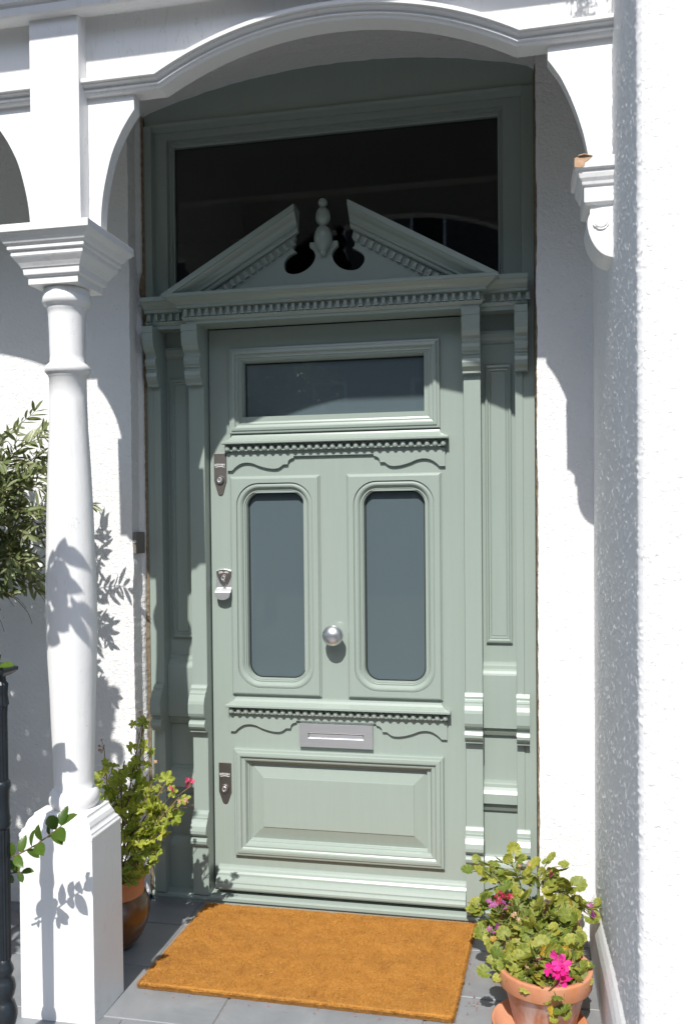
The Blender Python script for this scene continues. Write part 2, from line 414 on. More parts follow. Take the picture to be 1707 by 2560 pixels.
# ------------------------------------------------------------------ projecting side wall on the right
sw = thing('side_wall', 'roughcast white side wall projecting forward beside the bracket', 'wall')
from mathutils import noise as mnoise
def rough(u, v):
    p = Vector((u*75, v*75, .3)); q = Vector((u*23, v*23, 4.1))
    a = mnoise.noise(p); b = mnoise.noise(Vector((u*160, v*160, 2.))); c = mnoise.noise(q)
    return .0007*max(0, a)+.0004*max(0, b)+.0005*c
XS, YS = 1.313, -1.146
def u_in(y): return (y-YS)/(YW-YS)      # the face opens very slightly towards the street
def sidefn(u, v):
    y = YW+.05 + (YS-YW-.05)*u
    e = rough(y, v); fade = min(1, (YW-y)/.05+.1) if y > YW-.05 else 1
    d = max(0, .018-(y-YS)); cr = d*d/.036        # softened outer arris
    return (XS+.0035-.007*u_in(y)+cr, y, v)
def numgrid(name, X, Y, Z, mat, parent):
    nv, nu = X.shape; n_ = nu*nv
    me = bpy.data.meshes.new(name); me.vertices.add(n_)
    me.vertices.foreach_set('co', np.stack([X, Y, Z], -1).reshape(-1).astype(np.float32))
    ii = np.arange(n_).reshape(nv, nu); q = np.stack([ii[:-1, :-1], ii[:-1, 1:], ii[1:, 1:], ii[1:, :-1]], -1).reshape(-1, 4)
    nf = len(q); me.loops.add(4*nf); me.loops.foreach_set('vertex_index', q.reshape(-1).astype(np.int32))
    me.polygons.add(nf); me.polygons.foreach_set('loop_start', np.arange(0, 4*nf, 4, dtype=np.int32)); me.polygons.foreach_set('loop_total', np.full(nf, 4, dtype=np.int32))
    me.polygons.foreach_set('use_smooth', np.ones(nf, dtype=bool)); me.update(); me.validate()
    return link(name, me, mat, parent)
def blur(a, k):
    for _ in range(k):
        a = (a+np.roll(a, 1, 0)+np.roll(a, -1, 0))/3; a = (a+np.roll(a, 1, 1)+np.roll(a, -1, 1))/3
    return a
def norm(a): return (a-a.mean())/a.std()
nu, nv = 360, 940
ys = np.linspace(YS, YW+.04, nu); zs = np.concatenate([np.linspace(.16, 2.80, nv-4), [2.9, 3.05, 3.2, 3.4]])
Yg, Zg = np.meshgrid(ys, zs)
g0 = RNG.random((nv, nu)); fine = norm(blur(g0, 1)); med = norm(blur(RNG.random((nv, nu)), 4)); lowf = norm(blur(blur(RNG.random((nv, nu)), 30), 30))
pim = np.clip(fine+.25*med+.25*lowf-.35, 0, 1.5)
relief = .00115*pim+.00012*np.clip(med, -2, 2)
fade = np.clip((YW-Yg)/.06, .15, 1)
dd = np.maximum(0, .018-(Yg-YS)); 
Xg = XS+.002-.004*(Yg-YS)/(YW-YS)-relief*fade+dd*dd/.036
numgrid('side_face', Xg, Yg, Zg, M['render_rough'], sw)
def frontfn(u, v):
    d = max(0, .018-u); return (XS+.0085+u, YS-.0005-rough(u+9, v)*.9+d*d/.036-.0, v)
vs, fs = gridwall(0, 1.2, -.05, 3.4, 110, 260, frontfn)
mm = MB(); mm.add(vs, fs, True); mm.obj('front_face', 'render', sw)
MB().box(XS+.022, 2.5, YS+.02, .2, -.05, 3.4).obj('wall_core', 'render', sw)
def plf(u, v):
    y = YS-.012+(YW+.03-YS)*u
    pr = [(1.293, -.02), (1.293, .07), (1.294, .14), (1.299, .165), (1.306, .185), (1.318, .205)]
    k = v*(len(pr)-1); i = min(int(k), len(pr)-2); f = k-i
    x = pr[i][0]*(1-f)+pr[i+1][0]*f; z = pr[i][1]*(1-f)+pr[i+1][1]*f
    return (x-rough(y, z+5)*.8, y, z+.012*math.sin(y*6))
vs, fs = gridwall(0, 1, 0, 1, 150, 50, plf)
mm = MB(); mm.add(vs, fs, True); mm.obj('plinth', 'render_rough', sw)

# ================================================================== DOOR FRAME
df = thing('door_frame', 'sage green door frame with pilasters, broken pediment and fanlight', 'door frame')
def sideset(IP, RC, ST, MG, sgn):
    # IP inner pilaster, RC recess, ST outer strip, MG margin : x ranges
    MB().box(IP[0], IP[1], -.05, .06, .03, 2.05).obj('pilaster', 'green', df, .0012)
    MB().box(ST[0], ST[1], -.05, .06, .03, 2.05).obj('outer_pilaster', 'green', df, .0012)
    MB().box(MG[0], MG[1], -.0465, .06, .0, 2.76).obj('jamb', 'green', df, .0012)
    # recessed side panel
    rp = MB().box(RC[0], RC[1], .012, .05, .03, 2.05).obj('side_panel', 'green', df)
    a, b = RC
    # profile of stacked mouldings in the recess
    def prof(pts, nm): MB().xprof([(.0125, pts[0][1])]+pts+[(.0125, pts[-1][1])], a+.0006, b-.0006).obj(nm, 'green', rp)
    prof([(.008, 1.985), (-.002, 1.982), (-.006, 1.972), (-.002, 1.960), (.004, 1.952), (.004, 1.945), (.010, 1.940)], 'moulding')
    prof([(.006, .873), (.004, .866), (-.002, .862), (-.004, .852), (-.010, .846), (-.016, .838), (-.018, .832), (-.018, .655), (-.010, .651), (-.006, .64), (.0, .628), (.010, .622)], 'moulding_block')
    prof([(.006, .472), (.004, .465), (-.002, .462), (-.004, .452), (-.012, .443), (-.018, .432), (-.018, .40), (-.010, .396), (-.006, .388), (.002, .372), (.010, .366)], 'moulding_block')
    prof([(.006, .218), (-.002, .214), (-.008, .204), (-.016, .196), (-.02, .186), (-.02, .032)], 'plinth_block')
    # raised long panel
    x0, x1, z0, z1 = a+.012, b-.013, .937, 1.872
    L = [(0, .011), (0, .004), (.003, .001), (.008, -.001), (.011, .006), (.016, .004), (.018, .008), (.021, .006), (.024, .006)]
    lp = [[(x0+i, y, z0+i*1.25), (x1-i, y, z0+i*1.25), (x1-i, y, z1-i*1.25), (x0+i, y, z1-i*1.25)] for i, y in L]
    MB().loops(lp).obj('raised_panel', 'green', rp)
    # scroll corbels, shared profile
    cp = [(-.116, 2.0375), (-.116, 2.016), (-.113, 2.0145), (-.113, 1.990), (-.108, 1.968), (-.097, 1.953), (-.086, 1.944), (-.083, 1.938), (-.083, 1.932), (-.089, 1.928), (-.093, 1.917), (-.090, 1.905), (-.083, 1.900),
          (-.083, 1.895), (-.077, 1.893), (-.077, 1.886), (-.083, 1.880), (-.085, 1.868), (-.080, 1.855), (-.072, 1.847), (-.068, 1.842), (-.068, 1.835), (-.049, 1.833)]
    mid = [(-.0495, .779), (-.056, .777), (-.062, .768), (-.062, .760), (-.070, .757), (-.075, .752), (-.075, .748), (-.083, .740), (-.089, .727), (-.092, .717), (-.092, .684), (-.088, .674), (-.080, .667), (-.073, .664), (-.073, .6575),
           (-.083, .655), (-.088, .646), (-.087, .636), (-.080, .627), (-.072, .623), (-.072, .615), (-.0495, .613)]
    low = [(-.0495, .331), (-.055, .329), (-.060, .320), (-.062, .312), (-.067, .310), (-.067, .304), (-.074, .297), (-.083, .283), (-.088, .268), (-.088, .258), (-.080, .250), (-.070, .247), (-.070, .241), (-.078, .238), (-.082, .230),
           (-.080, .220), (-.072, .212), (-.064, .206), (-.062, .196), (-.062, .034), (-.0495, .034)]
    wide = [(IP[0]-.0015, IP[1]+.0012, 0), (min(ST[0], MG[0]+.018) if sgn < 0 else ST[0]-.001, ST[1]+.001 if sgn < 0 else ST[1]+.016, -.002)]
    for (p0, p1, dy) in wide:
        for nm, pr in (('corbel', cp), ('corbel', mid), ('pilaster_plinth', low)):
            MB().xprof([(y+dy, z) for y, z in [(-.0485, pr[0][1])]+pr], p0, p1).obj(nm, 'green', df)
sideset((.905, .961), (.961, 1.0725), (1.0725, 1.097), (1.097, 1.137), 1)
sideset((-.055, .0005), (-.161, -.055), (-.187, -.161), (-.217, -.187), -1)
# head and fanlight frame
hb = [(-.217, 2.758)] + [(x, arch_top(x)+.012) for x in np.linspace(-.217, 1.137, 25)] + [(1.137, 2.758)]
MB().prism(hb, -.034, .06).obj('arched_head', 'green', df, .0012)
MB().xprof([(-.02, 2.762), (-.046, 2.762), (-.044, 2.752), (-.036, 2.748), (-.024, 2.742), (.05, 2.742)], -.187, 1.097).obj('head_moulding', 'green', df)
fl = MB()
for (x0, x1, z0, z1) in ((-.187, -.141, 2.10, 2.742), (1.036, 1.097, 2.10, 2.742), (-.141, 1.036, 2.7155, 2.742)):
    fl.box(x0, x1, -.016, .05, z0, z1)
fl.box(-.141, 1.036, -.014, .05, 2.05, 2.13)
fl = fl.obj('fanlight_frame', 'green', df)
lp = [[(-.141+i, y, 2.13), (1.036-i, y, 2.13), (1.036-i, y, 2.7155-i), (-.141+i, y, 2.7155-i)] for i, y in ((0, -.006), (.003, .004), (.008, .004), (.012, .012), (.016, .014), (.016, .03))]
MB().loops(lp, True, False).obj('glazing_bead', 'green', fl)
MB().box(-.13, 1.025, .024, .030, 2.125, 2.705).obj('fanlight_pane', 'glass', fl)
# sill
MB().xprof([(.06, 0), (-.052, 0), (-.052, .014), (-.060, .016), (-.060, .026), (-.052, .030), (.02, .040), (.06, .040)], -.217, 1.137).obj('sill', 'green', df)
# entablature over door, board behind
MB().box(-.187, 1.097, -.013, .06, 2.0505, 2.10).obj('frieze', 'green', df)

# cornice ------------------------------------------------------------
P0 = .1075   # projection of the lowest edge
cprof = [(-.1075, 2.038), (-.1075, 2.047), (-.112, 2.049), (-.118, 2.055), (-.120, 2.0595), (-.110, 2.060), (-.110, 2.088), (-.128, 2.0885), (-.132, 2.090), (-.132, 2.098), (-.136, 2.100), (-.140, 2.104), (-.150, 2.110), (-.158, 2.116), (-.163, 2.1195), (-.170, 2.120), (-.170, 2.131)]
corn = MB().xprof(cprof, -.040, .9605, miter=-.1075, y0=-.0135).obj('cornice', 'green', df)
den = MB().loops([[(-.0055, 0, .0262), (.0055, 0, .0262), (.0055, -.011, .0262), (-.0055, -.011, .0262)], [(-.0055, 0, .009), (.0055, 0, .009), (.0055, -.0115, .009), (-.0055, -.0115, .009)],
                  [(-.0085, 0, .003), (.0085, 0, .003), (.0085, -.0145, .003), (-.0085, -.0145, .003)], [(-.0085, 0, 0), (.0085, 0, 0), (.0085, -.0145, 0), (-.0085, -.0145, 0)]]).mesh('dentil')
nd_ = 40
copyparts('dentil', den, 'green', corn, [(-.036+.992*k/(nd_-1), -.1102, 2.0612) for k in range(nd_)])
for sgn, x in ((-1, -.0424), (1, .9630)):
    copyparts('dentil', den, 'green', corn, [Matrix.Translation((x, y, 2.0612)) @ Matrix.Rotation(R(90*sgn), 4, 'Z') for y in (-.098, -.073, -.048)])
# side cornices
sprof = [(y*.62-.001, z-.001) for y, z in cprof]
sprof = [(-.068, 2.0345), (-.068, 2.046), (-.073, 2.048), (-.078, 2.054), (-.080, 2.0590), (-.070, 2.0595), (-.070, 2.087), (-.088, 2.0875), (-.092, 2.089), (-.092, 2.097), (-.096, 2.099), (-.100, 2.103), (-.108, 2.110), (-.114, 2.117), (-.118, 2.121), (-.122, 2.1215), (-.122, 2.136)]
for nm, x0, x1, xs_ in (('R', .95, 1.113, (.979+.027*k for k in range(1, 6))), ('L', -.201, -.03, (-.188+.027*k for k in range(0, 5)))):
    sc_ = MB().xprof([(-.0132, 2.0345)]+sprof+[(-.0132, 2.136)], x0, x1).obj('side_cornice', 'green', df)
    copyparts('dentil', den, 'green', sc_, [(x, -.0702, 2.0605) for x in xs_])
# pediment -----------------------------------------------------------
def rake(xb, xt, zb, zt, sgn):
    ang = math.atan2(zt-zb, abs(xt-xb))
    # profile (projection y, perpendicular offset below top edge)
    pr = [(-.102, .066), (-.118, .066), (-.122, .062), (-.122, .054), (-.132, .052), (-.134, .044), (-.138, .040), (-.144, .034), (-.154, .028), (-.162, .022), (-.164, .019), (-.170, .018), (-.170, 0), (-.09, 0)]
    vs = []
    for x, z, end in ((xb, zb, 0), (xt, zt, 1)):
        for y, o in pr:
            dz = o/math.cos(ang)                       # plumb cut
            vs.append((x, y, z-dz))
    n = len(pr)
    # lower end is clipped to the cornice top
    for i in range(n):
        x, y, z = vs[i]; dz = zb-z
        vs[i] = (x+sgn*dz/math.tan(ang), y, zb)
    fs = [(i, i+1, i+1+n, i+n) for i in range(n-1)]+[(n-1, 0, n, 2*n-1), tuple(range(n)), tuple(range(n, 2*n))]
    o = MB().add(vs, fs).obj('raking_cornice', 'green', df)
    L = math.hypot(xt-xb, zt-zb); k = 0; d = .027
    locs = []
    for j in range(30):
        s = L-.018-j*d
        x = xb+sgn*s*math.cos(ang); z = zb+s*math.sin(ang)-.0965/math.cos(ang)
        if z < zb-.012: break
        locs.append(Matrix.Translation((x, -.1035, z)) @ Matrix.Rotation(-sgn*ang, 4, 'Y') @ Matrix.Diagonal((1, .9, .92, 1)))
    copyparts('dentil', den, 'green', o, locs)
rake(-.101, .364, 2.1315, 2.398, 1)
rake(1.021, .5425, 2.1315, 2.398, -1)
lobeL = [(.353, 2.305), (.344, 2.273), (.355, 2.26), (.332, 2.25), (.317, 2.236), (.312, 2.219), (.315, 2.201), (.328, 2.19), (.345, 2.186), (.367, 2.189), (.388, 2.198), (.406, 2.212), (.418, 2.23), (.42, 2.245), (.413, 2.261), (.401, 2.271)]
lobeR = [(.497, 2.272), (.481, 2.256), (.477, 2.24), (.483, 2.221), (.500, 2.201), (.524, 2.189), (.545, 2.186), (.566, 2.19), (.581, 2.204), (.587, 2.22), (.582, 2.236), (.568, 2.247), (.546, 2.26), (.555, 2.272), (.545, 2.296)]
ty = [(-.02, 2.129), (.35, 2.337)] + spline(lobeL[:3], 3)[:-1] + spline(lobeL[2:], 3) + [(.401, 2.288), (.497, 2.288)] + spline(lobeR[:13], 3)[:-1] + spline(lobeR[12:], 3) + [(.555, 2.337), (.94, 2.129)]
MB().prism(ty[::-1], -.104, -.084).obj('tympanum', 'green', df, .0008)
fin = MB().lathe([(.0005, 2.428), (.008, 2.4265), (.0135, 2.422), (.0165, 2.414), (.014, 2.405), (.008, 2.400), (.0075, 2.397), (.013, 2.396), (.019, 2.389), (.0225, 2.383), (.022, 2.382), (.0245, 2.372), (.0245, 2.370), (.025, 2.366), (.024, 2.356), (.0225, 2.354), (.019, 2.346), (.013, 2.342), (.0105, 2.339), (.013, 2.336), (.020, 2.330), (.0215, 2.329), (.0255, 2.320), (.0265, 2.3185),
                (.0295, 2.308), (.0295, 2.3065), (.031, 2.297), (.030, 2.284), (.025, 2.270), (.017, 2.258), (.011, 2.2525), (.0115, 2.250), (.0115, 2.243), (.008, 2.238), (.0005, 2.236)], .4495, -.112, 28, True, False).obj('finial', 'green', df)

# ================================================================== DOOR LEAF
fd = thing('front_door', 'sage green panelled front door with frosted glass panes', 'door')
X0, X1 = .004, .9015
lf = MB()
def lb(x0, x1, z0, z1): lf.box(x0, x1, 0, .046, z0, z1)
T0, T1, TZ0, TZ1 = .125, .770, 1.725, 1.922        # transom opening
G = ((.130, .344), (.552, .770)); GZ0, GZ1 = .79, 1.456
lb(X0, T0, .045, 2.037); lb(T1, X1, .045, 2.037); lb(T0, T1, TZ1, 2.037); lb(T0, T1, GZ1, TZ0)
lb(T0, G[0][0], GZ0, GZ1); lb(G[0][1], G[1][0], GZ0, GZ1); lb(G[1][1], T1, GZ0, GZ1) if T1 > G[1][1]+1e-4 else None
lb(T0, T1, .5, GZ0); lb(T0, T1, .045, .20); lb(T0, .128, .2, .5); lb(.1285, .79, .2, .5) if False else None
lf.box(T0, T1, .016, .046, .2, .5)
lf.obj('door_slab', 'green', fd)
# transom window
def quad(i, y, x0, x1, z0, z1): return [(x0+i, y, z0+i), (x1-i, y, z0+i), (x1-i, y, z1-i), (x0+i, y, z1-i)]
prof = [(0, .002), (0, -.011), (.002, -.0135), (.009, -.0145), (.011, -.018), (.019, -.019), (.022, -.017), (.024, -.011), (.030, -.008), (.034, -.0085), (.036, -.004), (.041, -.002), (.045, .006), (.049, .014), (.050, .024), (.052, .027)]
tw = MB().loops([quad(i, y, .0805, .8235, 1.6655, 1.9665) for i, y in prof], True, False).obj('transom_window', 'green', fd)
MB().loops([quad(i, y, .0805, .8235, 1.6655, 1.9665) for i, y in ((.052, .022), (.0545, .022), (.0555, .028))], True, False).obj('gasket', 'rubber', tw)
MB().box(.1335, .7705, .026, .032, 1.7185, 1.9135).obj('pane', 'frost', tw)
# twin glazed panels
for (x0, x1) in ((.0785, .4045), (.4995, .8265)):
    Z0, Z1 = .739, 1.515
    L = [(0, .002, .001), (0, -.006, .001), (.004, -.009, .001), (.006, -.0135, .001), (.010, -.0145, .002), (.0225, -.0145, .082), (.0245, -.0145, .080), (.0255, -.008, .079), (.029, -.0105, .076), (.034, -.0118, .072), (.039, -.0105, .068), (.0435, -.006, .064), (.047, 0, .061),
         (.0485, -.001, .060), (.0515, -.0015, .057), (.0535, .004, .055), (.0545, .003, .054), (.0565, .003, .052), (.058, .010, .050), (.060, .022, .047)]
    gp = MB().loops([rrect(x0+i, x1-i, Z0+i, Z1-i, r, y, 10) for i, y, r in L], True, False).obj('glazed_panel', 'green', fd)
    MB().loops([rrect(x0+i, x1-i, Z0+i, Z1-i, r, y, 10) for i, y, r in ((.0595, .0195, .048), (.0622, .0195, .045), (.0632, .026, .044))], True, False).obj('gasket', 'rubber', gp)
    MB().loops([rrect(x0+.061, x1-.061, Z0+.061, Z1-.061, .046, y, 10) for y in (.034, .0245)]).obj('pane', 'frost', gp)
# bottom panel
prof = [(0, .002), (0, -.012), (.003, -.016), (.010, -.0175), (.013, -.021), (.021, -.022), (.026, -.0215), (.028, -.016), (.032, -.013), (.037, -.014), (.042, -.012), (.045, -.004), (.048, .002), (.051, .0025), (.053, .008), (.057, .0095), (.0585, .0125),
        (.103, .001), (.1038, -.001), (.106, -.0012)]
MB().loops([quad(i, y, .083, .828, .1635, .5475) for i, y in prof]).obj('raised_panel', 'green', fd)
# carved shelves with bead rows and shaped valances
bead = MB().loops([[(.0062*math.cos(2*math.pi*(k+.5)/8), .0062*math.sin(2*math.pi*(k+.5)/8), .0095) for k in range(8)]] +
                  [[(r*math.cos(2*math.pi*(k+.5)/8), r*math.sin(2*math.pi*(k+.5)/8), z) for k in range(8)] for r, z in ((.0092, .0055), (.0098, 0), (.0092, -.0055), (.0062, -.0095))]).mesh('bead')
vl = [(.069, 1.536), (.088, 1.536)] + spline([(.088, 1.536), (.1, 1.548), (.12, 1.56), (.142, 1.5635), (.165, 1.560), (.187, 1.551), (.215, 1.543), (.238, 1.540), (.254, 1.541), (.265, 1.546), (.275, 1.554)], 3)[1:] + [(.291, 1.554)] + spline([(.291, 1.554), (.294, 1.566), (.302, 1.573), (.313, 1.5765)], 3)[1:] + [(.313, 1.5825)]
for dz, xa, xb in ((0, .055, .856), (-.9285, .058, .856)):
    sh = MB().xprof([(y, z+dz) for y, z in [(-.013, 1.596), (-.013, 1.6265), (-.038, 1.627), (-.041, 1.629), (-.041, 1.635), (-.036, 1.638), (-.030, 1.640), (-.018, 1.6465), (-.012, 1.654), (-.010, 1.660)]], xa+.041-.010, xb-.041+.010, miter=-.0133, y0=.001).obj('bead_shelf', 'green', fd)
    MB().box(xa+.014, xb-.014, -.022, -.0125, 1.6035+dz, 1.6115+dz).obj('bead_rail', 'green', sh)
    nb = 29
    copyparts('bead', bead, 'green', sh, [(xa+.021+(xb-xa-.042)*k/(nb-1), -.0215, 1.6125+dz) for k in range(nb)])
    cx = .4545
    pl = [(x, z+dz) for x, z in vl] + [(2*cx-x, z+dz) for x, z in vl[::-1]] + [(2*cx-.069, 1.598+dz), (.069, 1.598+dz)]
    MB().prism(pl, -.0105, .001).obj('valance', 'green', fd)
# weather bar
MB().xprof([(.001, .124), (-.004, .1235), (-.007, .117), (-.012, .112), (-.020, .108), (-.025, .101), (-.026, .094), (-.032, .091), (-.039, .085), (-.043, .077), (-.043, .072), (-.047, .069), (-.050, .063), (-.050, .056), (-.046, .050), (-.001, .049)], .020, .9005).obj('weather_bar', 'green', fd)
# letter plate
lt = MB().loops([quad(i, y, .3245, .585, .5635, .6455) for i, y in ((0, .001), (0, -.0135), (.001, -.0150), (.031, -.0150), (.0325, -.0135), (.034, -.0085))], True, False).obj('letter_plate', 'steel', fd)
lt.data.materials[0] = M['steel']
MB().loops([quad(i, y, .3245, .585, .5635, .6455) for i, y in ((.0335, -.006), (.0345, -.0085), (.036, -.0105), (.040, -.0108))]).obj('flap', 'steel', lt)
# knob
kb = MB()
kp = [(.0, -.001), (.024, -.001), (.026, -.004), (.022, -.008), (.013, -.011), (.012, -.024), (.020, -.029), (.031, -.036), (.0365, -.046), (.0355, -.055), (.030, -.064), (.020, -.071), (.009, -.0745), (.0003, -.075)]
seg = 40
rings = [[(.4545+max(r, .0002)*math.cos(2*math.pi*k/seg), y, .9605+max(r, .0002)*math.sin(2*math.pi*k/seg)) for k in range(seg)] for r, y in kp]
kb.loops(rings, True, True, True).obj('door_knob', 'chrome', fd)

def lettering(text, cx, cz, width, height, y, parent, mat, bend=.0):
    v, f = [], []
    n = len(text); adv = width/n
    for i, ch in enumerate(text):
        cu = bpy.data.curves.new('t', 'FONT'); cu.body = ch; cu.size = height*1.38; cu.align_x = 'CENTER'; cu.extrude = .0002; cu.offset = .0
        to = bpy.data.objects.new('t', cu); COL.objects.link(to)
        bpy.context.view_layer.update()
        me = bpy.data.meshes.new_from_object(to.evaluated_get(bpy.context.evaluated_depsgraph_get()))
        t = (i+.5)/n*2-1; a = -t*bend
        k = len(v)
        for q in me.vertices:
            lx, lz = q.co.x*(.95), q.co.y
            X = cx+t*width/2+lx*math.cos(a)-lz*math.sin(a)*.6; Z = cz+lz-abs(t)**2*bend*width*.25
            v.append((X, y-.0002-q.co.z, Z))
        f += [tuple(k+j for j in p.vertices) for p in me.polygons]
        bpy.data.objects.remove(to); bpy.data.curves.remove(cu); bpy.data.meshes.remove(me)
    return MB().add(v, f).obj('lettering', mat, parent)
def cyl(cx, cz, r, y0, y1, mat, parent, name, seg=24, rim=.0015):
    rr = [[(cx+q*math.cos(2*math.pi*k/seg), y, cz+q*math.sin(2*math.pi*k/seg)) for k in range(seg)] for q, y in ((r, y0), (r, y1+rim), (r-rim, y1), (r*.72, y1), (r*.66, y1+.0012))]
    return MB().loops(rr).obj(name, mat, parent)
def lock_plate(xa, xb, zt, zs, zb, zc, label):
    cx = (xa+xb)/2
    poly = [(xa, zs), (xa, zt-.003), (xa+.003, zt), (xb-.003, zt), (xb, zt-.003), (xb, zs), (cx+.010, zb+.006), (cx+.006, zb+.001), (cx, zb), (cx-.006, zb+.001), (cx-.010, zb+.006)]
    o = MB().prism(poly[::-1], -.0042, .0005).obj('lock', 'dark_steel', fd, .0012); o['label'] = label
    lettering('BANHAM', cx-.0015, zt-.045, .0365, .0085, -.0043, o, 'tag_white', .22)
    MB().prism([(cx-.017, zt-.0500), (cx-.008, zt-.0475), (cx, zt-.0468), (cx+.008, zt-.0475), (cx+.017, zt-.0500), (cx+.0165, zt-.0517), (cx+.008, zt-.0494), (cx, zt-.0487), (cx-.008, zt-.0494), (cx-.0165, zt-.0517)], -.0046, -.0040).obj('engraved_line', 'tag_white', o)
    cyl(cx-.001, zc, .0155, -.003, -.0105, 'dark_steel', o, 'cylinder_ring')
    cyl(cx-.001, zc, .0095, -.008, -.0125, 'steel', o, 'cylinder')
    MB().box(cx-.0022, cx+.0002, -.0130, -.0085, zc-.002, zc+.0062).obj('keyhole', 'rubber', o)
    return o
lock_plate(.0185, .0645, 1.6, 1.501, 1.450, 1.504, 'tall bronze-toned lock plate at the top of the door')
lock_plate(.0225, .0690, .492, .386, .344, .398, 'tall bronze-toned lock plate low on the door')
# latch with pull lip
xa, xb = .023, .0815; cx = (xa+xb)/2
lk = MB().prism([(xa, 1.118), (xa, 1.1805), (cx-.014, 1.1855), (cx, 1.187), (cx+.014, 1.1855), (xb, 1.1805), (xb, 1.118)][::-1], -.0045, .0005).obj('lock', 'steel', fd, .001); lk['label'] = 'steel latch with shield and pull lip at mid height'
shd = [(xa+.001, 1.1795), (cx-.014, 1.1845), (cx, 1.1862), (cx+.014, 1.1845), (xb-.001, 1.1795), (xb-.002, 1.165), (xb-.009, 1.148), (cx+.012, 1.133), (cx+.002, 1.1235), (cx-.012, 1.134), (xa+.010, 1.148), (xa+.003, 1.165)]
MB().prism(shd, -.0095, -.004).obj('shield', 'dark_steel', lk, .0015)
lettering('BANHAM', cx-.001, 1.1715, .0335, .0085, -.0096, lk, 'tag_white', .2)
cyl(cx-.001, 1.155, .0135, -.008, -.0135, 'dark_steel', lk, 'cylinder_ring'); cyl(cx-.001, 1.155, .0085, -.012, -.0158, 'steel', lk, 'cylinder')
MB().box(cx-.0022, cx+.0002, -.0164, -.012, 1.1525, 1.1605).obj('keyhole', 'rubber', lk)
lip = MB().xprof([(-.004, 1.121), (-.0048, 1.1205), (-.012, 1.117), (-.020, 1.110), (-.026, 1.1035), (-.029, 1.103), (-.0275, 1.100), (-.022, 1.104), (-.010, 1.114), (-.004, 1.117)], xa, xb)
lip.prism([(xa+.0002+(xb-xa-.0004)*t, 1.1035-.0255*math.sqrt(max(0, 1-(2*t-1)**2))**.8) for t in np.linspace(0, 1, 21)], -.0295, -.0265)
lip.obj('pull_lip', 'steel', lk)
# small steel keep on the left reveal
kp_ = MB().box(-.236, -.2215, -.138, -.062, 1.247, 1.322).obj('keep_plate', 'bracket_paint', df, .002)
cyl(-.2255, 1.289, .006, -.1385, -.1425, 'steel', kp_, 'screw', 16)
# dim hall behind the glass
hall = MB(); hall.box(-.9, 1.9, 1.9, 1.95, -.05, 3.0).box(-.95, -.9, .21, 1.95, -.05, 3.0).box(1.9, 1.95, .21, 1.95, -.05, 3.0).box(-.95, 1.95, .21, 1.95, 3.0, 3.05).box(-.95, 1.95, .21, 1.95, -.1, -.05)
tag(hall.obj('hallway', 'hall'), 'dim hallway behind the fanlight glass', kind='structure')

# ================================================================== PORCH TIMBERWORK
YA = -.715
pa = thing('porch_arcade', 'white timber arcade with shallow arch and label moulding', 'porch')
def bay(mx):                                  # mx maps x (right-hand bay) to world x
    arc = [(x, 1.669+math.sqrt(.983**2-(x-.6105)**2)) for x in np.linspace(.138, 1.083, 41)]
    path = [(-.083, 2.531)] + arc + [(1.322, 2.535)]
    rev = mx(1) < mx(0)
    P = [(mx(x), z) for x, z in path]
    poly = P + [(mx(1.322), 2.80), (mx(-.083), 2.80)]
    MB().prism(poly if not rev else poly[::-1], YA, YA+.047).obj('arch_panel', 'white', pa)
    # label moulding swept along the edge
    pts = [Vector((x, z)) for x, z in P]; N = []
    for i, p in enumerate(pts):
        a = (pts[min(i+1, len(pts)-1)]-p) if i < len(pts)-1 else (p-pts[i-1]); b = (p-pts[i-1]) if i > 0 else a
        na = Vector((-a.y, a.x)).normalized(); nb_ = Vector((-b.y, b.x)).normalized()
        if rev: na, nb_ = -na, -nb_
        n_ = (na+nb_).normalized(); N.append(n_/max(.5, n_.dot(na)))
    pr = [(-.0012, YA+.010), (-.0012, YA-.008), (.002, YA-.011), (.006, YA-.012), (.008, YA-.017), (.011, YA-.017), (.0125, YA-.012), (.0165, YA-.013), (.0185, YA-.021), (.021, YA-.026), (.0245, YA-.027), (.026, YA-.0335), (.0355, YA-.034), (.037, YA-.030), (.0378, YA+.004)]
    MB().loops([[(p.x+n_.x*o, y, p.y+n_.y*o) for p, n_ in zip(pts, N)] for o, y in pr], False, False).obj('label_moulding', 'white', pa)
    cv = spline([(.055, 2.487), (.034, 2.459), (.012, 2.424), (-.014, 2.369), (-.035, 2.292), (-.046, 2.225), (-.050, 2.150)], 4)
    pl = [(mx(x), z) for x, z in [(-.085, 2.535), (.054, 2.535)]+cv+[(-.085, 2.150)]]
    MB().prism(pl[::-1] if not rev else pl, YA+.005, YA+.043).obj('corner_bracket', 'white', pa, .0015)
    return mx
bay(lambda x: x)
bay(lambda x: -.312-x)
cv = spline([(1.1585, 2.495), (1.176, 2.470), (1.194, 2.440), (1.219, 2.382), (1.240, 2.318), (1.252, 2.265), (1.256, 2.232)], 4)
MB().prism(([(1.322, 2.537), (1.1585, 2.537)]+cv+[(1.322, 2.232)])[::-1], YA+.005, YA+.043).obj('corner_bracket', 'white', pa, .0015)
MB().box(-.2285, -.0825, -.760, -.64, 2.148, 2.80).obj('post', 'white', pa, .002)
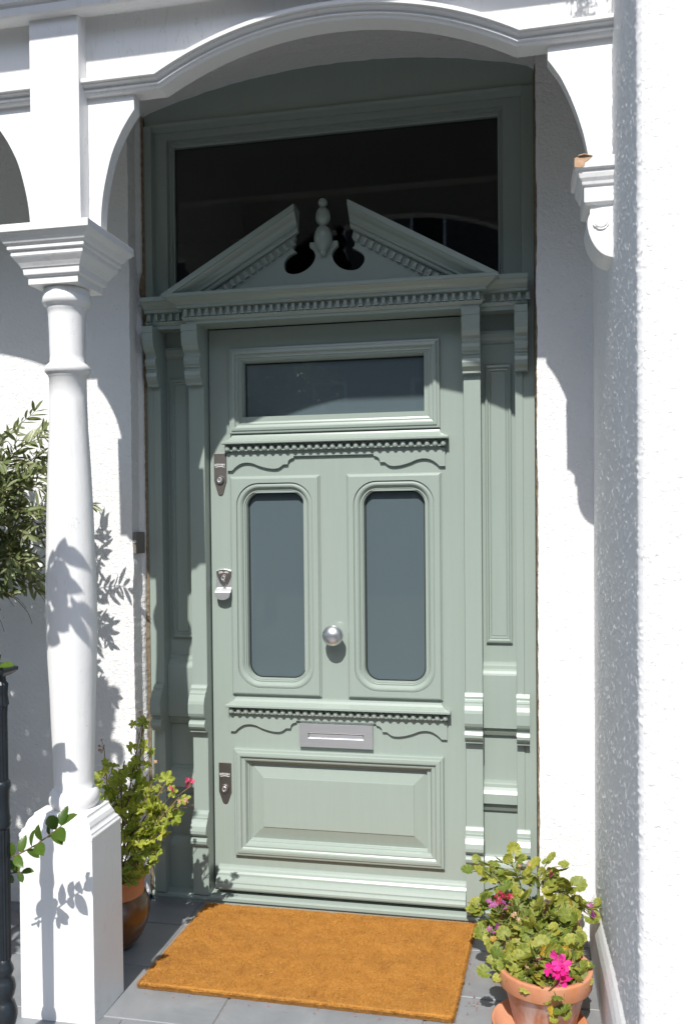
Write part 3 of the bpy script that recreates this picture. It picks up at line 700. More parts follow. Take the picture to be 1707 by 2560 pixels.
# beam and eaves
MB().xprof([(-.60, 2.752), (-.700, 2.752), (-.722, 2.748), (-.735, 2.740), (-.747, 2.742), (-.747, 2.735), (-.764, 2.733), (-.782, 2.735), (-.787, 2.738), (-.787, 2.757), (-.783, 2.760), (-.786, 2.765), (-.795, 2.768), (-.795, 2.98), (-.60, 2.98)], -3.2, 1.322).obj('beam', 'white', pa)
MB().box(-3.2, 1.305, -.656, -.1405, 2.99, 3.01).obj('porch_ceiling', 'white', pa)
rf = thing('porch_canopy', 'overhanging porch roof edge above the arcade', 'canopy')
YE = -1.05; ZE = 2.732+SUN_T*(-.760-YE)
MB().prism([(0, 0), (1, 0), (1, 1), (0, 1)], 0, 0.001) if False else None
MB().xprof([(-.13, 3.42), (YE, ZE+.05), (YE, ZE), (YE+.03, ZE-.012), (-.79, ZE-.012), (-.13, 3.35)], -3.2, XS-.004).obj('roof_slope', 'lead', rf)
MB().xprof([(YE+.005, ZE+.045), (YE-.03, ZE+.04), (YE-.05, ZE+.015), (YE-.05, ZE+.055), (YE-.054, ZE+.055), (YE-.054, ZE+.01), (YE-.03, ZE+.0355), (YE+.005, ZE+.0405)], -3.2, XS-.004).obj('gutter', 'iron', rf)

# ------------------------------------------------------------------ column
CX, CY = -.152, -.715
col = thing('porch_column', 'white turned timber column on a square pedestal', 'column', loc=(CX, CY, 0))
def sq(h, z, hy=None): hy = hy or h; return [(-h, -hy, z), (h, -hy, z), (h, hy, z), (-h, hy, z)]
cap = [(.045, 2.005), (.0735, 2.005), (.0735, 2.0245), (.078, 2.026), (.082, 2.030), (.084, 2.046), (.087, 2.048), (.0885, 2.051), (.094, 2.060), (.103, 2.072), (.1055, 2.076), (.1055, 2.088), (.110, 2.089), (.1125, 2.091), (.1125, 2.101), (.116, 2.103), (.119, 2.106), (.125, 2.117), (.1345, 2.126), (.1365, 2.129), (.139, 2.130), (.139, 2.150)]
MB().loops([sq(h, z) for h, z in cap]).obj('capital', 'white', col, .0012)
sh = [(.045, 2.006), (.058, 2.006), (.060, 2.014), (.0605, 2.020)]
prof = [(.050, 2.0065), (.0575, 2.006), (.062, 2.002), (.0635, 1.996), (.062, 1.990), (.064, 1.986), (.0665, 1.978), (.0665, 1.968), (.063, 1.960), (.056, 1.955), (.0545, 1.951), (.0545, 1.947), (.0520, 1.944), (.0505, 1.93), (.049, 1.88), (.0478, 1.82), (.0485, 1.801), (.051, 1.799), (.0555, 1.795), (.0605, 1.790), (.0625, 1.783), (.0615, 1.775), (.057, 1.769), (.0535, 1.767), (.0535, 1.763), (.0505, 1.761),
        (.0505, 1.70), (.0525, 1.62), (.0585, 1.51), (.0635, 1.38), (.0670, 1.25), (.0690, 1.17), (.0698, 1.10), (.0690, 1.03), (.0665, .96), (.0630, .89), (.0605, .80), (.0570, .70), (.0548, .63), (.0545, .607), (.057, .606), (.060, .604), (.0655, .598), (.0690, .588), (.0695, .577), (.067, .566), (.063, .560), (.062, .556)]
MB().lathe(prof, 0, 0, 48).obj('shaft', 'white', col)
ped = [(.109, -.004), (.1085, .30), (.1075, .497), (.1085, .499), (.1085, .506), (.104, .511), (.1035, .516), (.0985, .520), (.096, .524), (.095, .530), (.090, .541), (.082, .548), (.080, .550), (.079, .5565), (.03, .5568)]
MB().loops([[(x, y-(.042 if y > 0 and h > .05 else 0)*min(1, max(0, (h-.06)/.03)), z_) for x, y, z_ in sq(h, z)] for h, z in ped]).obj('pedestal', 'white', col, .0015)

# ------------------------------------------------------------------ console bracket on the side wall
cb = thing('wall_bracket', 'white scrolled console bracket with a chipped corner', 'bracket')
def slab(x, yf, z0, z1, x_b=None, yb=-.60): return (x, yf, z0, z1)
lay = [(1.2205, -.750, 2.232), (1.2205, -.750, 2.206), (1.2235, -.747, 2.2045), (1.229, -.742, 2.203), (1.229, -.742, 2.196), (1.2315, -.739, 2.186), (1.237, -.734, 2.178), (1.2385, -.732, 2.170), (1.2435, -.727, 2.1675), (1.2435, -.727, 2.131), (1.246, -.725, 2.127), (1.258, -.715, 2.125), (1.258, -.715, 2.09)]
MB().loops([[(x, yf, z), (1.318, yf, z), (1.318, -.585-(x-1.22)*.3, z), (x, -.585-(x-1.22)*.3, z)] for x, yf, z in lay]).obj('block', 'white', cb, .0025)
sc = spline([(1.318, 2.118), (1.285, 2.117), (1.266, 2.111), (1.255, 2.098), (1.2515, 2.080), (1.254, 2.060), (1.262, 2.036), (1.275, 2.015), (1.289, 2.002), (1.304, 1.995), (1.318, 1.992)], 4)
scr = MB().prism(sc[::-1], -.7195, -.60).obj('scroll', 'white', cb, .003)
pts = [(1.284+.019*math.cos(R(a)), -.7205-.0, 2.083+.019*math.sin(R(a))) for a in range(200, 372, 12)]
MB().tube(pts, .0032, 8, .4).obj('volute', 'white', cb)
MB().loops([[(1.284+r*math.cos(R(a)), y, 2.085+r*math.sin(R(a))) for a in range(0, 360, 15)] for r, y in ((.0165, -.719), (.0165, -.7215), (.0145, -.7225))]).obj('volute_eye', 'white', cb)
ch = MB(); n = 12
chip = [(1.2195, 2.209), (1.236, 2.206), (1.243, 2.211), (1.245, 2.219), (1.252, 2.223), (1.262, 2.2325), (1.245, 2.2335), (1.2195, 2.231)]
MB().prism(chip[::-1], -.7512, -.735).obj('bare_chip', 'bare', cb)
fl_ = MB(); fl_.add([(1.229, -.755, 2.236), (1.242, -.757, 2.2375), (1.262, -.752, 2.2335), (1.258, -.735, 2.2335), (1.236, -.735, 2.2365), (1.228, -.742, 2.234)], [(0, 1, 2, 3, 4, 5)])
fo = fl_.obj('paint_flake', 'bare', cb); md = fo.modifiers.new('solid', 'SOLIDIFY'); md.thickness = .002

# ------------------------------------------------------------------ cast iron railing newel
NX, NY = -.182, -1.02
nw = thing('railing_newel', 'dark cast iron railing post beside the white pedestal', 'railing', loc=(NX, NY, 0)); nw.scale = (.8, .8, 1)
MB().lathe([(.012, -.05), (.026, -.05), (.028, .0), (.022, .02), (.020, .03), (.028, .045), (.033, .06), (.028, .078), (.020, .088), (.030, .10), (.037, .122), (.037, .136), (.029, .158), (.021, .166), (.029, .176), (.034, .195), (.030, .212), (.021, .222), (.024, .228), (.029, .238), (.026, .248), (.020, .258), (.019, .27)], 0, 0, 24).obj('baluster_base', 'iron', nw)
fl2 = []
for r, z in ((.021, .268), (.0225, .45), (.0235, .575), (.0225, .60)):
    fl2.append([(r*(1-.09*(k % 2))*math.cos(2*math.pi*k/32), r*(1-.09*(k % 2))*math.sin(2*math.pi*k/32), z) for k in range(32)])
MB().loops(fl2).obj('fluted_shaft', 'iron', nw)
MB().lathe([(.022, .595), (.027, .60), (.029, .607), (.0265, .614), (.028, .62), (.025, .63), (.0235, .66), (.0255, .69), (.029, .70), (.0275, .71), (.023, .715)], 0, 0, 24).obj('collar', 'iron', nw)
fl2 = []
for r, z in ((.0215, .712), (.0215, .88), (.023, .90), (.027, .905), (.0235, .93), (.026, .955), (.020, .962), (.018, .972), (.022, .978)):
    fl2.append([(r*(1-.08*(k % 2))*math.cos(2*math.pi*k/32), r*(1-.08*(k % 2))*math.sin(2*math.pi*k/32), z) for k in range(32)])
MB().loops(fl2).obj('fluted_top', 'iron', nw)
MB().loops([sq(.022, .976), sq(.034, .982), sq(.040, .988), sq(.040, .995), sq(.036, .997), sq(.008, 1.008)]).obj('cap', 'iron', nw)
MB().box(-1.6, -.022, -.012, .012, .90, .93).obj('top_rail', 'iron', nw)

# ================================================================== DOORMAT
dm = thing('doormat', 'worn orange coir doormat in front of the threshold', 'doormat')
MC = [(-.010, -.628), (.902, -.640), (.934, -.072), (.004, -.082)]
def matpt(u, v):
    a = Vector((*MC[0], 0)).lerp(Vector((*MC[1], 0)), u); b = Vector((*MC[3], 0)).lerp(Vector((*MC[2], 0)), u)
    return a.lerp(b, v)
random.seed(11)
def edge_n(t, k): return .0035*mnoise.noise(Vector((t*14, k*7.3, 0)))+.0022*mnoise.noise(Vector((t*60, k*3.1, 5)))
NU, NV = 240, 150
vs = []
for j in range(NV+1):
    for i in range(NU+1):
        u, v = i/NU, j/NV
        p = matpt(u, v)
        du = (1-min(1, u/.04))*edge_n(v, 1)*2+(1-min(1, (1-u)/.04))*edge_n(v, 2)*2
        dv = (1-min(1, v/.04))*edge_n(u, 3)+(1-min(1, (1-v)/.04))*edge_n(u, 4)
        e = min(u*.92, (1-u)*.92, v*.56, (1-v)*.56); drop = .005*max(0, 1-e/.010)**2
        z = .0165-drop+.0013*mnoise.noise(Vector((u*260, v*160, 1)))+.0016*mnoise.noise(Vector((u*22, v*14, 3)))
        vs.append((p.x+du, p.y+dv, z))
fs = [(j*(NU+1)+i, j*(NU+1)+i+1, (j+1)*(NU+1)+i+1, (j+1)*(NU+1)+i) for j in range(NV) for i in range(NU)]
mt = MB().add(vs, fs, False)
rim_i = [i for i in range(NU+1)]+[(j*(NU+1)+NU) for j in range(1, NV+1)]+[NV*(NU+1)+i for i in range(NU-1, -1, -1)]+[j*(NU+1) for j in range(NV-1, 0, -1)]
mt.obj('mat_top', 'coir', dm)
rim = [vs[i] for i in rim_i]
MB().loops([rim, [(x, y, .006) for x, y, z in rim], [(x, y, .0015) for x, y, z in rim]], True, False).obj('mat_edge', 'coir_dark', dm)
# coir pile: short stiff fibres
def fibres(n, n_edge):
    u = RNG.random(n); v = RNG.random(n)
    ue, ve = [], []
    for k in range(n_edge):
        s = k % 4; t = RNG.random()
        e = RNG.random()*.006
        ue.append((t, t, e, 1-e)[s]); ve.append((e, 1-e, t, t)[s])
    u = np.concatenate([u, ue]); v = np.concatenate([v, ve]); n = len(u)
    c = np.array(MC); a = c[0][None]*(1-u)[:, None]+c[1][None]*u[:, None]; b = c[3][None]*(1-u)[:, None]+c[2][None]*u[:, None]
    p = a*(1-v)[:, None]+b*v[:, None]
    ang = RNG.random(n)*6.283; ln = .003+RNG.random(n)*.0045; w = .00055
    tilt = RNG.normal(0, .0022, (n, 2))
    edge = np.minimum(np.minimum(u, 1-u)*.92, np.minimum(v, 1-v)*.56) < .008
    outx = np.where(u < .012, -1, np.where(u > .988, 1, 0)); outy = np.where(v < .02, -1, np.where(v > .98, 1, 0))
    tilt[:, 0] += edge*outx*.009*RNG.random(n); tilt[:, 1] += edge*outy*.007*RNG.random(n)
    z0 = np.where(edge, .004+RNG.random(n)*.010, .0155)
    V = np.zeros((n, 3, 3))
    V[:, 0, 0] = p[:, 0]+w*np.cos(ang); V[:, 0, 1] = p[:, 1]+w*np.sin(ang); V[:, 0, 2] = z0
    V[:, 1, 0] = p[:, 0]-w*np.cos(ang); V[:, 1, 1] = p[:, 1]-w*np.sin(ang); V[:, 1, 2] = z0
    V[:, 2, 0] = p[:, 0]+tilt[:, 0]; V[:, 2, 1] = p[:, 1]+tilt[:, 1]; V[:, 2, 2] = z0+ln
    me = bpy.data.meshes.new('coir_pile')
    me.vertices.add(3*n); me.vertices.foreach_set('co', V.reshape(-1)); me.loops.add(3*n); me.loops.foreach_set('vertex_index', np.arange(3*n, dtype=np.int32))
    me.polygons.add(n); me.polygons.foreach_set('loop_start', np.arange(0, 3*n, 3, dtype=np.int32)); me.polygons.foreach_set('loop_total', np.full(n, 3, dtype=np.int32)); me.update(); me.validate()
    o = link('coir_pile', me, M['coir'], dm); o['kind'] = 'stuff'
fibres(110000, 16000)

# ================================================================== POTS AND PLANTS
def frame(pos, nrm, roll=0., sc=1.):
    n_ = Vector(nrm).normalized(); a = n_.orthogonal().normalized(); b = n_.cross(a)
    m_ = Matrix((a, b, n_)).transposed().to_4x4() @ Matrix.Rotation(roll, 4, 'Z') @ Matrix.Scale(sc, 4); m_.translation = pos
    return m_
def leaf_frame(base, d, nrm, sc=1.):        # leaf runs along local +Y from base, faces local +Z
    y = Vector(d).normalized(); z = Vector(nrm); z = (z-y*z.dot(y)); z = z.normalized() if z.length > 1e-4 else y.orthogonal().normalized(); x = y.cross(z)
    m_ = Matrix((x, y, z)).transposed().to_4x4() @ Matrix.Scale(sc, 4); m_.translation = base; return m_
def round_leaf(lobes=9, amp=.10, cup=.25, seg=36, gap=25, wav=.05, seed=0, deep=0):
    rr = random.Random(seed); vs = [(0, 0, 0)]; 
    for ring, q in ((0, .5), (1, 1.)):
        for k in range(seg+1):
            a = R(-90+gap)+(2*math.pi-2*R(gap))*k/seg
            t = k/seg*lobes
            s = abs(math.sin(math.pi*t))
            r = q*(1-(amp+deep)*(1-s**.6)*(1 if ring else .35)+(.05*rr.uniform(-1, 1) if ring else 0))
            r *= 1-.10*abs(math.cos((a-R(90))/2))**0 + .12*math.cos(a-R(90))
            z = cup*r*r+wav*math.cos(t*2*math.pi)*r+ (.04*rr.uniform(-1, 1))
            vs.append((r*math.cos(a), r*math.sin(a)+.0, z))
    n_ = seg+1; fs = [(0, 1+k, 2+k) for k in range(seg)]+[(1+k, 1+n_+k, 2+n_+k, 2+k) for k in range(seg)]
    return MB().add(vs, fs, True).mesh('leaf', False)
def pot_profile(r, h, rimh): return [(r*.62, 0), (r*.64, .004), (r*.86, h-rimh-.001), (r*.87, h-rimh), (r*.97, h-rimh+.001), (r*.985, h-rimh+.004), (r, h-.006), (r*.995, h-.001), (r*.97, h), (r*.90, h-.001), (r*.875, h-.006), (r*.86, h-.05)]
def pot(x, y, z, r, h, label, grp):
    t = thing('terracotta_pot', label, 'flower pot', grp, (x, y, z))
    MB().lathe(pot_profile(r, h, .048), 0, 0, 48, True, False).add([(0, 0, .002)], []).obj('body', 'terra', t)
    MB().lathe([(r*.6, .003), (.001, .003)], 0, 0, 24, False, False).obj('base', 'terra', t)
    b = MB(); rings = []
    for q in (.865, .6, .3, .02): rings.append([(r*q*math.cos(2*math.pi*k/28), r*q*math.sin(2*math.pi*k/28), h-.03+random.uniform(-.005, .006)) for k in range(28)])
    b.loops(rings, True, True, True).obj('soil', 'soil', t)
    return t
PF = (1.142, -.600); PR = (1.128, -.300)
sau = MB().lathe([(.001, .0045), (.085, .0045), (.100, .006), (.118, .026), (.122, .0275), (.1255, .026), (.112, .004), (.105, .0015), (.001, .0015)], 0, 0, 48, True, False)  .obj('pot_saucer', 'terra_plain', None, loc=(1.128, -.628, 0))
tag(sau, 'terracotta saucer under the chalky geranium pot', 'saucer', None, 'thing')
pot(PF[0], PF[1], .005, .125, .160, 'chalky terracotta pot on a saucer under the hot pink bloom', 'terracotta geranium pots')
pot(PR[0], PR[1], .001, .125, .150, 'plain terracotta pot half hidden behind the chalky pot', 'terracotta geranium pots')
# glazed bulbous pot on the left
gpo = thing('glazed_pot', 'bulbous brown glazed pot behind the column pedestal', 'flower pot', loc=(-.195, -.395, 0))
MB().lathe([(.001, .001), (.060, .001), (.066, .005), (.088, .035), (.106, .075), (.113, .11), (.111, .14), (.100, .165), (.094, .170)], 0, 0, 48, True, False).obj('body', 'glaze', gpo)
MB().lathe([(.094, .169), (.0955, .176), (.0945, .20), (.098, .212), (.103, .220), (.105, .226), (.101, .230), (.093, .228), (.088, .215), (.087, .18)], 0, 0, 48, True, False).obj('rim', 'terra_plain', gpo)
MB().lathe([(.089, .195), (.05, .20), (.001, .205)], 0, 0, 28, True, False).obj('soil', 'soil', gpo)

def petal_flower(npet, rad, seed, tilt=.5):
    rr = random.Random(seed); b = MB()
    for k in range(npet):
        a = 2*math.pi*k/npet+rr.uniform(-.2, .2); l = rad*rr.uniform(.85, 1.1); w = l*.42; lift = rr.uniform(.1, tilt)
        ca, sa = math.cos(a), math.sin(a)
        P = [(0, 0, 0), (l*.5, -w*.8, lift*l*.35), (l*.9, -w*.75, lift*l*.6), (l*1.05, 0, lift*l*.5), (l*.9, w*.75, lift*l*.62), (l*.5, w*.8, lift*l*.35), (l*.55, 0, lift*l*.15)]
        b.add([(x*ca-y*sa, x*sa+y*ca, z) for x, y, z in P], [(0, 1, 6), (1, 2, 6), (2, 3, 6), (3, 4, 6), (4, 5, 6), (5, 0, 6)], True)
    return b.mesh('flower', False)
GL = [round_leaf(9, .09, .30, 36, 22, .05, s) for s in (1, 2, 3)] + [round_leaf(7, .10, -.25, 28, 22, .05, 4)]
for g_ in GL: g_.materials.append(M['geranium'])
GO = round_leaf(7, .12, .5, 28, 22, .12, 5); GO.materials.append(M['geranium_old'])
SL = [round_leaf(5, .12, .25, 40, 28, .16, s, .34) for s in (11, 12, 13)]
for g_ in SL: g_.materials.append(M['scented'])
FM = petal_flower(5, .010, 1, .9); FM.materials.append(M['mauve'])
FR = petal_flower(5, .009, 2, .9); FR.materials.append(M['red'])
FP = petal_flower(5, .020, 3, .8); FP.materials.append(M['pink'])
FD = petal_flower(5, .009, 4, 1.6); FD.materials.append(M['dry'])
CAMP = Vector((1.08, -2.96, 1.35)); SUND = Vector((-SUN_K, -1, SUN_T)).normalized()
def geranium(name, label, base, centers, leaves, leafsets, size, flowers, seed, grp, stem='gstem', face=.55):
    rr = random.Random(seed)
    t = thing(name, label, 'plant', grp, base); B = Vector(base)
    st = MB(); tips = []
    for (cx, cy, cz, sp) in centers:
        tip = Vector((cx, cy, cz))-B; mid = tip*.5+Vector((rr.uniform(-.02, .02), rr.uniform(-.02, .02), .02))
        st.tube([(rr.uniform(-.03, .03), rr.uniform(-.03, .03), -.01), mid*.6, mid*1.1, tip], .0035, 6, .55); tips.append((tip, mid, sp))
    for i in range(leaves):
        tip, mid, sp = tips[i % len(tips)]
        k = rr.random()**.6; p = mid.lerp(tip, k)+Vector((rr.gauss(0, sp), rr.gauss(0, sp), rr.gauss(0, sp*.75)))
        anchor = mid.lerp(tip, max(0, k-.15))
        nrm = (SUND*face+Vector((0, 0, .35))+(p-anchor).normalized()*.5+Vector((rr.gauss(0, .35), rr.gauss(0, .35), rr.gauss(0, .3)))).normalized()
        me = rr.choice(leafsets); old = me is GL[0] and rr.random() < .08
        o = link('leaf', GO if old else me, None, t)
        s = size*rr.uniform(.55, 1.25)*(.7 if old else 1)
        o.matrix_local = leaf_frame(p, (p-anchor)+Vector((0, 0, .002)), nrm, s)
        st.tube([anchor, (anchor+p)/2+Vector((0, 0, .006)), p], .0011, 4)
    for (x, y, z, me, n_, spr, sc) in flowers:
        c = Vector((x, y, z))-B; a = min(tips, key=lambda q: (q[0]-c).length)[0]
        st.tube([a*.7, (a*.7+c)/2+Vector((0, 0, .015)), c-Vector((0, 0, .012))], .0013, 5)
        for k in range(n_):
            p = c+Vector((rr.gauss(0, spr), rr.gauss(0, spr), rr.gauss(0, spr)))
            o = link('flower', me, None, t)
            o.matrix_local = leaf_frame(p, Vector((rr.gauss(0, 1), rr.gauss(0, 1), rr.gauss(0, 1))), Vector((rr.gauss(0, .6), -1+rr.gauss(0, .5), .5+rr.gauss(0, .5))), sc*rr.uniform(.8, 1.2))
            if n_ > 1: st.tube([c-Vector((0, 0, .012)), p], .0007, 4)
    st.obj('stems', stem, t)
    return t
geranium('geranium', 'leggy geranium with mauve and crimson flowers against the wall', (PR[0], PR[1], .13),
    [(.975, -.30, .285, .026), (1.055, -.27, .305, .028), (1.14, -.29, .295, .030), (1.225, -.31, .265, .024), (1.275, -.33, .215, .020), (.945, -.33, .19, .018), (.965, -.36, .12, .018),
     (1.06, -.38, .21, .03), (1.15, -.40, .20, .03), (1.22, -.39, .17, .028), (1.01, -.41, .16, .026), (1.10, -.45, .16, .03), (1.19, -.45, .14, .026)],
    260, GL, .0240, [(1.03, -.40, .262, FR, 10, .012, .8), (1.018, -.42, .222, FM, 9, .014, .8), (1.0, -.42, .165, FM, 3, .008, .8), (1.283, -.36, .212, FM, 5, .010, .8), (1.178, -.33, .305, FR, 4, .008, .8), (1.085, -.33, .325, FD, 4, .008, .8), (1.07, -.42, .205, FD, 5, .012, .9)], 21, 'geraniums in terracotta pots')
geranium('geranium', 'low geranium with a hot pink bloom spilling over the chalky pot', (PF[0], PF[1], .125),
    [(1.03, -.60, .185, .020), (1.02, -.64, .150, .018), (1.09, -.62, .195, .024), (1.18, -.61, .185, .024), (1.235, -.60, .175, .018), (1.255, -.64, .145, .014), (1.15, -.71, .150, .018), (1.172, -.735, .105, .012), (1.09, -.69, .165, .020), (1.21, -.68, .160, .018), (1.04, -.52, .185, .022), (1.14, -.52, .20, .026), (1.23, -.52, .18, .02)],
    150, GL, .0225, [(1.170, -.70, .200, FP, 6, .011, 1.0), (1.178, -.705, .176, FP, 4, .009, .95), (1.128, -.66, .205, FP, 1, .001, .6), (1.11, -.66, .175, FD, 5, .012, .8)], 22, 'geraniums in terracotta pots')
geranium('scented_geranium', 'tall yellow-green scented geranium in the brown glazed pot', (-.195, -.395, .20),
    [(-.087, -.40, .715, .020), (-.105, -.40, .65, .020), (-.145, -.41, .60, .030), (-.09, -.41, .56, .028), (-.225, -.39, .60, .018), (-.255, -.39, .50, .014), (-.155, -.42, .52, .03), (-.05, -.42, .535, .022), (.0, -.43, .54, .022), (.045, -.43, .50, .022), (.03, -.43, .465, .02), (-.03, -.43, .46, .028),
     (-.10, -.44, .45, .03), (-.13, -.44, .42, .028), (-.05, -.44, .40, .028), (-.02, -.44, .40, .018), (-.02, -.44, .335, .014), (-.09, -.45, .36, .026), (-.075, -.45, .30, .022), (-.12, -.45, .30, .024), (-.13, -.46, .25, .02)],
    205, SL, .0255, [(.082, -.43, .548, FR, 6, .008, .95), (.025, -.44, .522, FR, 2, .004, .7), (.075, -.44, .485, FD, 5, .010, .7), (-.225, -.39, .645, FD, 6, .012, .7), (-.05, -.40, .595, FD, 2, .004, .8), (-.085, -.40, .745, FD, 3, .008, .7)], 23, None, 'stem', .75)

# ------------------------------------------------------------------ olive tree at the far left
def lance(l, w, fold, bend, nm='leaf'):
    vs, fs = [], []
    ts = (0, .12, .35, .6, .82, 1.)
    for t in ts:
        ww = w*math.sin(math.pi*min(1, t*.93+.05))**.8 if 0 < t < 1 else .0004
        z = -bend*t*t
        vs += [(-ww, l*t, z+fold*ww), (0, l*t, z), (ww, l*t, z+fold*ww)]
    for i in range(len(ts)-1):
        a = 3*i; fs += [(a, a+1, a+4, a+3), (a+1, a+2, a+5, a+4)]
    return MB().add(vs, fs, True)
OL = [lance(.050, .0066, .5, b_).mesh('leaf', False) for b_ in (.004, .010, -.004)]
for o_ in OL: o_.materials.append(M['olive'])
ot = thing('olive_tree', 'small grey-green olive tree between the white wall and the column', 'tree', loc=(-.80, -.45, 0))
rr = random.Random(5); OB = Vector((-.80, -.45, 0))
tr = MB(); tr.tube([(0, 0, 0), (.01, .01, .35), (-.01, 0, .8), (.02, 0, 1.15)], .020, 10, .6); 
mats_ = []; twigs = MB()
def twig(a, d, ln, droop, n):
    p = Vector(a); d = Vector(d).normalized(); pts = [p.copy()]; st_ = ln/n
    for k in range(n):
        d = (d+Vector((rr.gauss(0, .10), rr.gauss(0, .10), -droop+rr.gauss(0, .08)))).normalized()
        p = p+d*st_; pts.append(p.copy())
        side = d.cross(Vector((rr.gauss(0, 1), rr.gauss(0, 1), rr.gauss(0, 1)))).normalized()
        for s in (-1, 1):
            ld = (d*.75+side*s*.8+Vector((0, 0, rr.gauss(0, .25)))).normalized()
            nn = Vector((rr.gauss(0, .5), -.55+rr.gauss(0, .5), .7+rr.gauss(0, .4)))
            mats_.append((leaf_frame(p, ld, nn, rr.uniform(.6, 1.15)), p+ld*.025))
    twigs.tube(pts, .0018, 5, .4)
    ld = d; mats_.append((leaf_frame(p, ld, (0, -1, .6), 1.), p))
starts = []
for k in range(210):
    a = Vector((rr.uniform(-.12, .32), rr.uniform(-.06, .06), rr.uniform(1.12, 1.62)))
    d = Vector((rr.uniform(-.5, 1.), rr.gauss(-.1, .45), rr.gauss(.15, .5)))
    ln = rr.uniform(.12, .24); twig(a, d, ln, rr.uniform(-.02, .10), int(ln/.02))
for (x, z, dx, dz) in ((.24, 1.60, .5, .8), (.20, 1.58, .2, 1), (.30, 1.55, .7, .5), (.32, 1.45, .8, .3), (.30, 1.38, .8, .0), (.28, 1.28, .7, -.35), (.22, 1.22, .5, -.6), (.30, 1.22, .6, -.5), (.18, 1.25, .2, -.7), (.26, 1.50, .4, .7), (.26, 1.40, .6, .5),
                       (.30, 1.40, .9, -.2), (.32, 1.48, 1., -.1), (.30, 1.34, 1, -.3)):
    twig(Vector((x, rr.uniform(-.05, .03), z)), (dx, rr.gauss(0, .15), dz), .17, .03, 9)
# sprigs close to the wall behind the column
for (x, z, dx, dz) in ((.38, 1.52, .6, .35), (.39, 1.44, .7, .1), (.36, 1.36, .6, -.4)):
    twig(Vector((x, .03, z)), (dx, .05, dz), .16, .04, 8)
for k in range(9):
    a = Vector((rr.uniform(-.05, .1), rr.uniform(-.03, .03), rr.uniform(.95, 1.3))); b = Vector((rr.uniform(-.1, .3), rr.uniform(-.06, .06), rr.uniform(1.2, 1.6)))
    tr.tube([Vector((.0, 0, .9)), a, b], .007, 6, .4)
tr.obj('trunk', 'bark', ot); twigs.obj('twigs', 'stem', ot)
mats_ = [q for q in mats_ if q[1].z > 1.12]
mats_.sort(key=lambda q: -(q[1].x))
for m_, p in mats_[:300]:
    o = link('leaf', rr.choice(OL), None, ot); o.matrix_local = m_
def joined(name, meshes, mlist, mat, parent):
    V, F = [], []
    for m_ in mlist:
        me = rr.choice(meshes); k = len(V)
        V += [tuple(m_ @ v.co) for v in me.vertices]; F += [tuple(i+k for i in p.vertices) for p in me.polygons]
    b = MB(); b.add(V, F, True); me = b.mesh(name, False); o = link(name, me, M[mat], parent); o['kind'] = 'stuff'; return o
joined('foliage', OL, [m_ for m_, p in mats_[300:]], 'olive', ot)

# ------------------------------------------------------------------ street tree mirrored in the transom glass
stt = thing('street_tree', 'leafy street tree mirrored in the small upper pane', 'tree', loc=(-2.4, -9, -.05))
MB().tube([(0, 0, 0), (.03, 0, 1.2), (0, .04, 2.4), (.05, 0, 3.4)], .10, 10, .4).obj('trunk', 'bark', stt)
cl = []
for k in range(1700):
    v = Vector((rr.gauss(0, 1), rr.gauss(0, 1), rr.gauss(0, 1))).normalized()*(.35+.65*rr.random())
    cl.append(leaf_frame(Vector((v.x*1.0, v.y*.9, 3.3+v.z*.9)), (rr.gauss(0, 1), rr.gauss(0, 1), rr.gauss(0, 1)), (rr.gauss(0, .6), rr.gauss(0, .6), 1), 2.6))
joined('crown', OL, cl, 'olive', stt)
# ------------------------------------------------------------------ broad-leaved garden shrub, mostly left of the picture
SB = Vector((-.55, -1.28, 0))
sb = thing('garden_shrub', 'broad-leaved shrub reaching past the iron railing post', 'shrub', loc=SB)
SHL = [lance(.058, .0170, .40, b_).mesh('leaf', False) for b_ in (.006, .014, -.003)]
for o_ in SHL: o_.materials.append(M['shrub'])
stm = MB(); near, far = [], []
def sprig(pts, n, sz, dst, spread=.8):
    pts = [Vector(p)-SB for p in pts]; stm.tube(pts, .0024, 6, .5)
    for k in range(n):
        t = (k+.6)/n*(len(pts)-1); i = min(int(t), len(pts)-2); p = pts[i].lerp(pts[i+1], t-i); d = (pts[i+1]-pts[i]).normalized()
        sd_ = d.cross(Vector((rr.gauss(0, .4), -1, rr.gauss(0, .4)))).normalized()*(1 if k % 2 else -1)
        ld = d*.55+sd_*spread+Vector((0, rr.gauss(-.1, .3), rr.gauss(0, .2)))
        dst.append(leaf_frame(p, ld, Vector((rr.gauss(0, .3), -.5+rr.gauss(0, .3), .9)), sz*rr.uniform(.75, 1.1)))
    dst.append(leaf_frame(pts[-1], pts[-1]-pts[-2], (0, -.5, .9), sz))
# the twig over the pedestal
sprig([(-.22, -1.02, .50), (-.15, -1.01, .525), (-.10, -1.0, .552), (-.055, -1.0, .585), (-.03, -1.0, .605)], 15, .85, near)
sprig([(-.24, -1.06, 1.0), (-.19, -1.05, 1.005), (-.165, -1.05, 1.005)], 3, .75, near)
sprig([(-.23, -1.0, .46), (-.18, -.99, .47), (-.15, -.99, .475)], 4, .6, near)
# bough that shades the column shaft
for (x, y, z) in ((-.155, -1.32, 1.88), (-.20, -1.30, 1.80), (-.12, -1.31, 1.74), (-.19, -1.33, 1.70), (-.17, -1.30, 1.77)):
    sprig([(-.42, -1.28, z-.12), (-.30, -1.30, z-.04), (x-.05, y, z-.02), (x, y, z)], 9, 1.15, far)
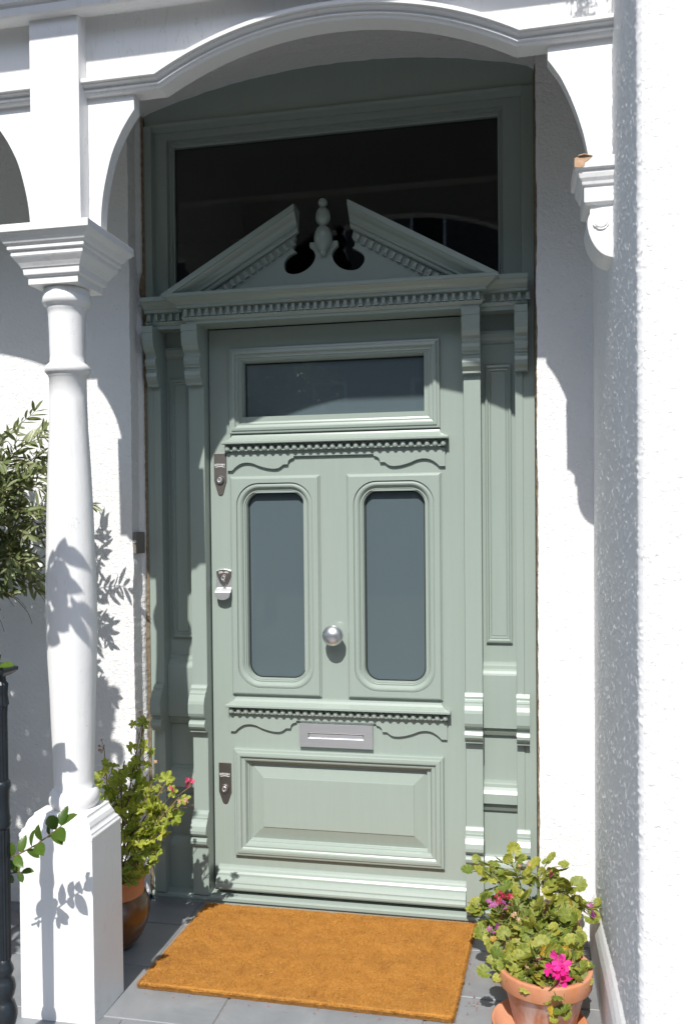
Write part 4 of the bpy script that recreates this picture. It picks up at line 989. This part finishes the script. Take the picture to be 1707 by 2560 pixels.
# crown out to the left
for k in range(210):
    a = Vector((rr.uniform(-.95, -.40), rr.uniform(-1.5, -1.12), rr.uniform(1.1, 2.06)))
    d = Vector((rr.gauss(0, .6), rr.gauss(0, .4), rr.gauss(.2, .6))).normalized()
    sprig([a, a+d*.08, a+d*.13+Vector((0, 0, -.01))], 7, 1.1, far)
for k in range(40):
    a = Vector((rr.uniform(-1.35, -.6), rr.uniform(-1.5, -1.1), rr.uniform(.6, 1.6)))
    d = Vector((rr.gauss(0, .6), rr.gauss(0, .4), rr.gauss(.2, .6))).normalized()
    sprig([a, a+d*.08, a+d*.15+Vector((0, 0, -.01))], 7, 1.1, far)
for k in range(130):  # unseen low foliage, added to keep skylight off the lower wall
    a = Vector((rr.uniform(-1.5, -.80), rr.uniform(-.9, -.30), rr.uniform(.1, 1.1)))
    d = Vector((rr.gauss(0, .4), rr.gauss(0, .4), rr.gauss(.2, .6))).normalized()
    sprig([a, a+d*.06, a+d*.11], 7, 1.1, far)
for k in range(14):
    stm.tube([(0, 0, 0), (rr.uniform(-.2, .1), rr.uniform(-.05, .05), .7), (rr.uniform(-.6, .2), rr.uniform(-.15, .12), rr.uniform(1.2, 2.1))], .009, 6, .4)
stm.obj('stems', 'stem', sb)
for m_ in near:
    o = link('leaf', rr.choice(SHL), None, sb); o.matrix_local = m_
joined('foliage', SHL, far, 'shrub', sb)

# ------------------------------------------------------------------ creeper trailing from the gutter, above the picture
cr = thing('creeper', 'trailing creeper on the gutter casting a ragged shadow on the arcade', 'plant', loc=(1.28, -1.10, 3.12))
cl = []; cs = MB()
for k in range(12):
    a = Vector((rr.uniform(-.09, .03), rr.uniform(-.04, .02), rr.uniform(-.04, .03))); b_ = a+Vector((rr.gauss(0, .02), rr.gauss(0, .015), -rr.uniform(.02, .09)*(1 if a.x < -.04 else 1.5)))
    cs.tube([a, (a+b_)/2, b_], .0015, 4)
    for q in range(7): cl.append(leaf_frame(a.lerp(b_, rr.random()), (rr.gauss(0, 1), rr.gauss(0, .6), -.6), (rr.gauss(0, .5), -1, .6), .36*rr.uniform(.7, 1.2)))
cs.obj('stems', 'stem', cr); joined('foliage', OL, cl, 'shrub', cr)
# ------------------------------------------------------------------ fallen petals and crumbs
pt = MB(); rr = random.Random(9)
spots = [(rr.uniform(.93, .965), rr.uniform(-.60, -.05), .006) for k in range(34)]+[(rr.uniform(0, .9), -.655+rr.gauss(0, .010), .002) for k in range(24)]+[(rr.uniform(.02, .9), rr.uniform(-.6, -.1), .0215) for k in range(26)]+[(rr.uniform(-.04, 1.0), rr.uniform(-.09, -.06), .004) for k in range(20)]+[(rr.uniform(.95, 1.25), rr.uniform(-.75, -.1), .0015) for k in range(12)]
for x, y, z in spots:
    s = rr.uniform(.0015, .0045); a = rr.uniform(0, 6.3); q = []
    for k in range(5):
        b_ = a+k*1.256; r_ = s*rr.uniform(.5, 1.1); q.append((x+r_*math.cos(b_), y+r_*math.sin(b_)*.7, z+rr.uniform(0, .003)))
    pt.add(q, [(0, 1, 2, 3, 4)])
me = pt.mesh('fallen_petals', False)
o = link('fallen_petals', me, M['dry']); me.materials.append(M['red']); me.materials.append(M['mauve'])
me.polygons.foreach_set('material_index', [rr.choice((0, 0, 0, 1, 1, 2)) for _ in me.polygons])
tag(o, 'dry pink petals and crumbs scattered round the doormat', kind='stuff')
